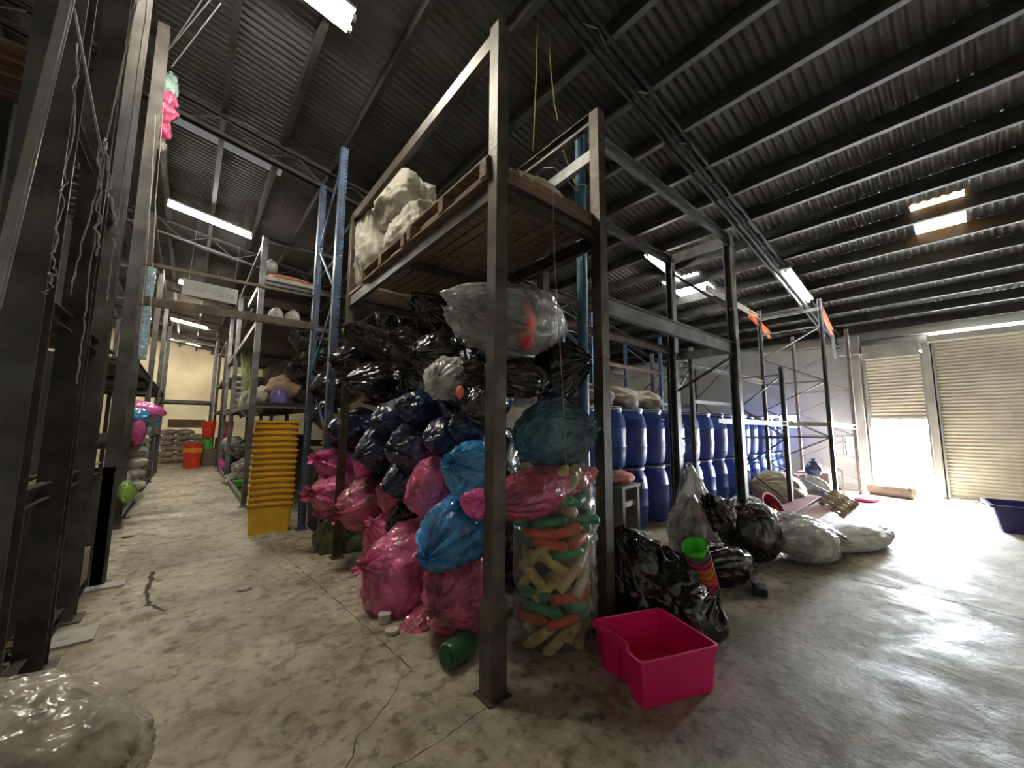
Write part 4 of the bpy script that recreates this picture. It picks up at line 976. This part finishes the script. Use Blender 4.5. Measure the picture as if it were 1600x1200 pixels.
bag('lime green rag at the foot of the left rack', at(198, 768, Y=8.0), (.16, .14, .09), GREENL, (1, -.2, .1), res=.6, floor=False)
# left: pink and blue bags poking out
bag('pink bag poking from the left rack above the blue one', at(222, 640, Y=9.4), (.15, .2, .30), PINKL, (1, -.2, -.2), res=.8)
bag('blue bag poking from the left rack beneath the pink one', at(211, 650, Y=9.1), (.14, .16, .18), BLUE, (1, -.3, 0), res=.8)
bag('hanging magenta bag below the blue one on the left rack', at(215, 675, Y=9.0), (.10, .08, .22), PINKL, (0, 0, 1), res=.7)
bag('small blue bag next to the pink ones farther in', at(233, 655, Y=10.0), (.12, .12, .14), BLUE, (1, 0, 0), res=.6)
bag('pink folded bag lobe at the aisle side of the blue ones', at(226, 652, Y=9.6), (.08, .12, .13), PINK, (1, -.4, -.2), res=.6)
for k in range(6):
    bag('white sack in the left column of sacks, %s' % ('lowest', 'second up', 'third up', 'fourth up', 'fifth up', 'topmost')[k], (-.78+.02*(k % 2), 10.6, .13+.22*k), (.13, .22, .20), mat('offwhite_sack', (.66, .64, .56), .7, 0, (.5, .47, .4), 6, .4, 20), (1, 0, 0), name='sack', cat='sack', res=.5, tail=0, floor=(k == 0), group='white sacks beside the left rack')
# hanging pink/green bags high on the left
hp = [(266, 135, .10, .17, bagmat('mint_film', (.45, .62, .56), (.3, .45, .42)), 'pale mint bag hanging highest by the left post'), (268, 155, .09, .10, PINKD, 'dusky pink bag hanging under the mint bag'), (264, 175, .10, .12, PINKD, 'second dusky pink bag in the hanging string of bags'), (262, 205, .07, .10, PINKD, 'small lower pink bag hanging by the left post'), (257, 228, .05, .07, CONTG, 'grey scrap at the bottom of the hanging bags')]
for x, y, a, h, m, l in hp: bag(l, at(x-6, y, Y=5.95), (a, a*.8, h), m, (.15, 0, 1), res=.7, tail=.4, pleat=.3, lump=.3)
# pale blue drop sheet on left upright
b = MB(); q = at(244, 480, Y=8.2); b.box(-.66, -.56, 8.12, 8.145, 2.5, 4.0); tag(b.build('blue_sheet', bagmat('pale_blue_film', (.30, .46, .55), (.2, .3, .4)), ), 'pale blue sheet strip hanging on the left rack post', 'sheet')
# sign board
sg = thing('sign_board', 'grey white board with faint lettering hanging under the aisle lamp', 'sign', (.16, 9.45, 4.12), 0)
b = MB(); b.box(-.43, .43, -.012, .012, -.15, .15); o = b.build('board', mat('grey_white_board', (.66, .66, .63), .6, 0, (.55, .55, .52), 4), sg)
sg.rotation_euler = (0, radians(2), 0)
LT = mat('faint_grey_lettering', (.36, .36, .36), .7)
cu = MB()
def stroke(pts, w_=.006):
    cu.tube([(x, -.015, z) for x, z in pts], w_, 5)
def arc(cx_, cz, r, a0, a1, n=8): return [(cx_+r*cos(a0+(a1-a0)*i/n), cz+r*sin(a0+(a1-a0)*i/n)) for i in range(n+1)]
stroke([(-.26, -.03), (-.23, .03), (-.20, -.03)]); stroke([(-.14, -.05), (-.14, .01)]); stroke([(-.11, -.05), (-.11, .02), (-.08, .02)])
stroke([(-.03, 0), (.02, .02)]); stroke([(.05, -.05), (.05, 0), (.08, .01)]); stroke(arc(.16, -.03, .03, 0, 5.5)); stroke([(.19, 0), (.19, -.06)]); stroke(arc(.27, -.03, .03, .6, 5.6)); stroke(arc(.35, -.04, .03, 0, 5.4)); stroke([(.32, -.04), (.38, -.035)])
cu.build('lettering', LT, sg)
for s in (-.35, .35):
    b = MB(); b.tube([(s, 0, .15), (s, 0, 1.95)], .004, 6); b.build('hanger_wire', GALV, sg)

# goods on the right aisle rack (shelf 1.97)
bag('brown cloth heap on the shelf behind the purple basin', (1.62, 9.35, 2.24), (.30, .28, .45), mat('brown_cloth', (.42, .29, .20), .85, 0, (.22, .15, .1), 5, .5, 15), (1, 0, 0), name='cloth_heap', cat='cloth', tail=0, res=.7, lump=.25)
bag('dark cloth heap on the shelf right of the purple basin', (1.95, 9.15, 2.14), (.20, .22, .28), DK[0], (1, 0, 0), name='cloth_heap', cat='cloth', tail=0, res=.6, lump=.25)
b = MB(); b.lathe([(.001, 0), (.15, 0), (.16, .16), (.12, .26), (.05, .30), (.001, .30)], 24); tag(b.build('purple_basin', mat('lilac_plastic', (.20, .15, .42), .35), smooth='auto', loc=(1.40, 9.1, 1.975)), 'purple upturned basin on the shelf beyond the yellow crates', 'basin')
bag('pale cloth on the shelf at the rack corner post', (1.12, 9.3, 2.12), (.14, .16, .18), mat('pale_cloth', (.55, .50, .40), .85, 0, (.4, .35, .28), 5), (0, 0, 1), name='cloth_heap', cat='cloth', tail=0, res=.6)
names5 = ['nearest', 'second', 'third', 'fourth', 'farthest']
for k in range(5):
    bag('flat grey folded bag along the shelf edge, %s' % names5[k], (1.12, 9.95+k*.62, 2.06), (.16, .30, .09), (CLEARH, CONTG, mat('grey_tarp', (.33, .33, .30), .5), CONTW, CONTG)[k], (0, 1, 0), name='folded_bag', cat='bag', tail=0, res=.5, lump=.3)
for k in range(6):
    bag('white folded sack in the tall pile on the far shelf, %s' % ('lowest', 'second', 'third', 'fourth', 'fifth', 'topmost')[k], (1.08, 13.9, 2.07+.17*k), (.15, .2, .10), CONTW, (0, 0, 1), name='sack', cat='sack', tail=0, res=.4, neck=0, group='white folded sacks on the far shelf')
gb = MB(); r2_ = random.Random(3)
for k in range(40):
    a = r2_.uniform(0, 6.28); rr = r2_.uniform(0, .09); x, y = 1.10+rr*cos(a), 12.2+rr*sin(a); gb.tube([(x, y, 1.98), (x+.3*rr*cos(a), y+.02, 2.6), (x+1.3*rr*cos(a), y, 3.25+r2_.uniform(-.1, .25))], .006, 5)
tag(gb.build('reed_bundle', mat('pale_green_reed', (.45, .52, .26), .7, 0, (.3, .36, .16), 8)), 'bundle of thin pale green reeds standing on the shelf', 'reeds')
bag('red cloth on the shelf behind the grey folded bags', (1.7, 10.6, 2.1), (.25, .25, .12), CONTR, (0, 0, 1), name='rag', cat='cloth', tail=0, res=.5)
# upper levels
boxat('white tray with a red lining on the small top shelf', 1.02, 2.0, 9.2, 10.2, 4.45, 4.62, mat('white_tray', (.7, .68, .64), .6), flap=False)
bag('salmon red folded quilt lying in the white tray up on the top shelf', (1.5, 9.4, 4.66), (.42, .2, .07), mat('salmon_quilt', (.75, .25, .16), .8), (0, 0, 1), name='quilt', cat='cloth', tail=0, res=.5, neck=0)
bag('white bag on the top shelf left of the quilt', (1.08, 9.15, 4.78), (.13, .13, .15), CONTW, (0, 0, 1), res=.5)
for k, (x, y, z, l) in enumerate(((1.25, 9.2, 3.80, 'shiny white bag on the third level, left'), (1.55, 9.15, 3.80, 'shiny white bag on the third level, right'))):
    bag(l, (x, y, z), (.14, .12, .15), CLEARH, (0, -.6, 1), contents=CONTW, res=.6)
for k in range(4):
    bag('black glinting bag behind the perforated upright, %s' % ('highest', 'second down', 'third down', 'lowest')[k], (1.75+.25*(k % 2), 8.9-.5*k*0+.1*k, 3.35-.42*k*.8), (.28, .25, .24), BLACK, (-.5, -1, .2), res=.7, pleat=.3, lump=.2)
for k in range(3):
    x, z = 2.2+.42*(k % 3), 3.0+.45*(k//3)
    bag('black bag stacked on the perforated rack level, %s' % ('leftmost below', 'middle below', 'rightmost below', 'left above', 'right above')[k], (x+.1, 5.7, z+.24), (.23, .26, .22), BLACK, (-.2, -1, .2), res=.7, pleat=.3)
# below the shelf
cl = [((1.12, 12.2, .9), .24, CONTG, 'grey plastic bag hanging under the shelf between the posts'), ((1.15, 12.0, .45), .22, CLEARH, 'clear grey bag low under the shelf beside the dark post'), ((1.10, 14.2, .95), .26, CONTW, 'whitish bag under the shelf nearest the red bin'), ((1.12, 14.8, .55), .22, NAVY, 'dark blue bag on the low level near the red bin'),
      ((1.05, 15.3, .34), .20, PINKL, 'pink bag on the low level near the red bin'), ((1.3, 10.4, .55), .26, mat('stacked_linen', (.42, .38, .30), .85, 0, (.25, .22, .17), 5), 'stacked beige linen heap behind the rack front post'), ((1.25, 10.6, .3), .2, CLEARH, 'crumpled white wrap on the low rack level'), ((1.0, 12.55, .12), .18, CLEARH, 'white crumpled bag on the floor at the rack edge'), ((1.2, 15.9, .9), .24, BLACK, 'black bag high under the shelf near the end')]
for c_, r__, m, l in cl: bag(l, c_, (r__, r__, r__*.9), m, (-1, -.3, .3), res=.6, pleat=.25, lump=.25, floor=c_[2] < .2)
b = MB(); b.lathe([(.001, 0), (.09, 0), (.15, .12), (.16, .125), (.15, .13), (.085, .01), (.001, .01)], 24); tag(b.build('green_bowl', mat('bright_green_plastic', (.12, .55, .10), .4), smooth='auto', loc=(1.02, 10.6, .17)), 'bright green bowl on the low rack level by the aisle', 'bowl')
bag('teal rag beside the yellow crates on the low rack level', (1.12, 9.3, .20), (.12, .22, .07), mat('teal_rag', (.05, .33, .26), .7), (0, 0, 1), name='rag', cat='cloth', tail=0, res=.5)
for k in range(7):
    y = 9.5+k*.95; boxat('dark carton deep under the right aisle shelf, %s from the front' % ('first', 'second', 'third', 'fourth', 'fifth', 'sixth', 'last')[k], 1.45, 2.2, y, y+.8, .16, 1.0+.3*(k % 2), DK[k % 3], flap=False, group='dark cartons under the right aisle shelf')
for k in range(6):
    y = 9.6+k*1.05; boxat('brown carton on the shelf at the back of the right rack, %s' % ('first', 'second', 'third', 'fourth', 'fifth', 'last')[k], 1.55, 2.2, y, y+.85, 2.0, 2.6+.25*(k % 3), mat('mid_brown_carton', (.14, .10, .07), .85), flap=False, group='brown cartons on the right rack shelf')
# bins at the far end
def bin_(label, c, r, h, m, band=None):
    t = thing('plastic_bin', label, 'bin', c, 0); b = MB(); b.lathe([(.001, 0), (r*.82, 0), (r, h-.04), (r*1.06, h-.03), (r*1.06, h), (r*.97, h), (r*.8, .02), (.001, .02)], 28); b.build('bin_shell', m, t, smooth='auto')
    if band:
        g = MB(); g.lathe([(r*.955, h*.62), (r*.99, h*.63), (r*1.0, h*.80), (r*.975, h*.81)], 28); g.build('band', band, t, smooth='auto')
    return t
REDP = mat('red_plastic', (.80, .06, .03), .4)
bin_('red bin with an orange band on the floor at the aisle end', (.24, 18.4, 0), .30, .86, REDP, mat('orange_band', (.95, .38, .04), .5))
bin_('red bin up on the rack behind, left one', (.66, 19.2, 1.05), .22, .62, REDP); bin_('red bin up on the rack behind, right one', (1.2, 19.0, 1.05), .24, .62, REDP)
bin_('green bin under the raised red bins', (.62, 18.9, .62), .22, .38, mat('green_bin_plastic', (.1, .45, .08), .4))
boxat('low wooden box beneath the green bin', .45, 1.45, 18.75, 19.6, 0, .61, mat('brown_wood_box', (.16, .12, .08), .8), flap=False)
boxat('dark board carton carrying the right raised red bin', .9, 1.5, 18.7, 19.5, .62, 1.04, DK[0], flap=False)
# sack pile at the far end
SK = mat('grey_brown_sack', (.46, .41, .35), .75, 0, (.28, .24, .19), 4, .5, 15)
k = 0
for lvl in range(6):
    for i in range(3):
        if lvl == 5 and i == 2: continue
        bag('grey brown sack in the far pile, %s layer, %s' % (('bottom', 'second', 'third', 'fourth', 'fifth', 'top')[lvl], ('left', 'middle', 'right')[i]), (-.55+i*.5+rnd.uniform(-.05, .05), 21.2, .13+.22*lvl), (.14, .30, .28), SK, (1, 0, 0), name='sack', cat='sack', tail=0, res=.4, floor=(lvl == 0), lump=.2, group='sacks piled at the aisle end')
boxat('brown carton lying on top of the far sack pile', -.6, .6, 20.9, 21.7, 1.42, 1.75, mat('dark_tan_carton', (.20, .13, .08), .85), flap=False)
for k in range(6):
    bag('pale blue white folded sheet pack left of the far posts, %s' % ('lowest', 'second', 'third', 'fourth', 'fifth', 'topmost')[k], (-1.05, 19.5, .14+.28*k), (.13, .2, .14), mat('bluish_white_pack', (.55, .62, .66), .6), (1, 0, 0), name='sheet_pack', cat='pack', tail=0, res=.4, neck=0, group='pale packs by the far posts')
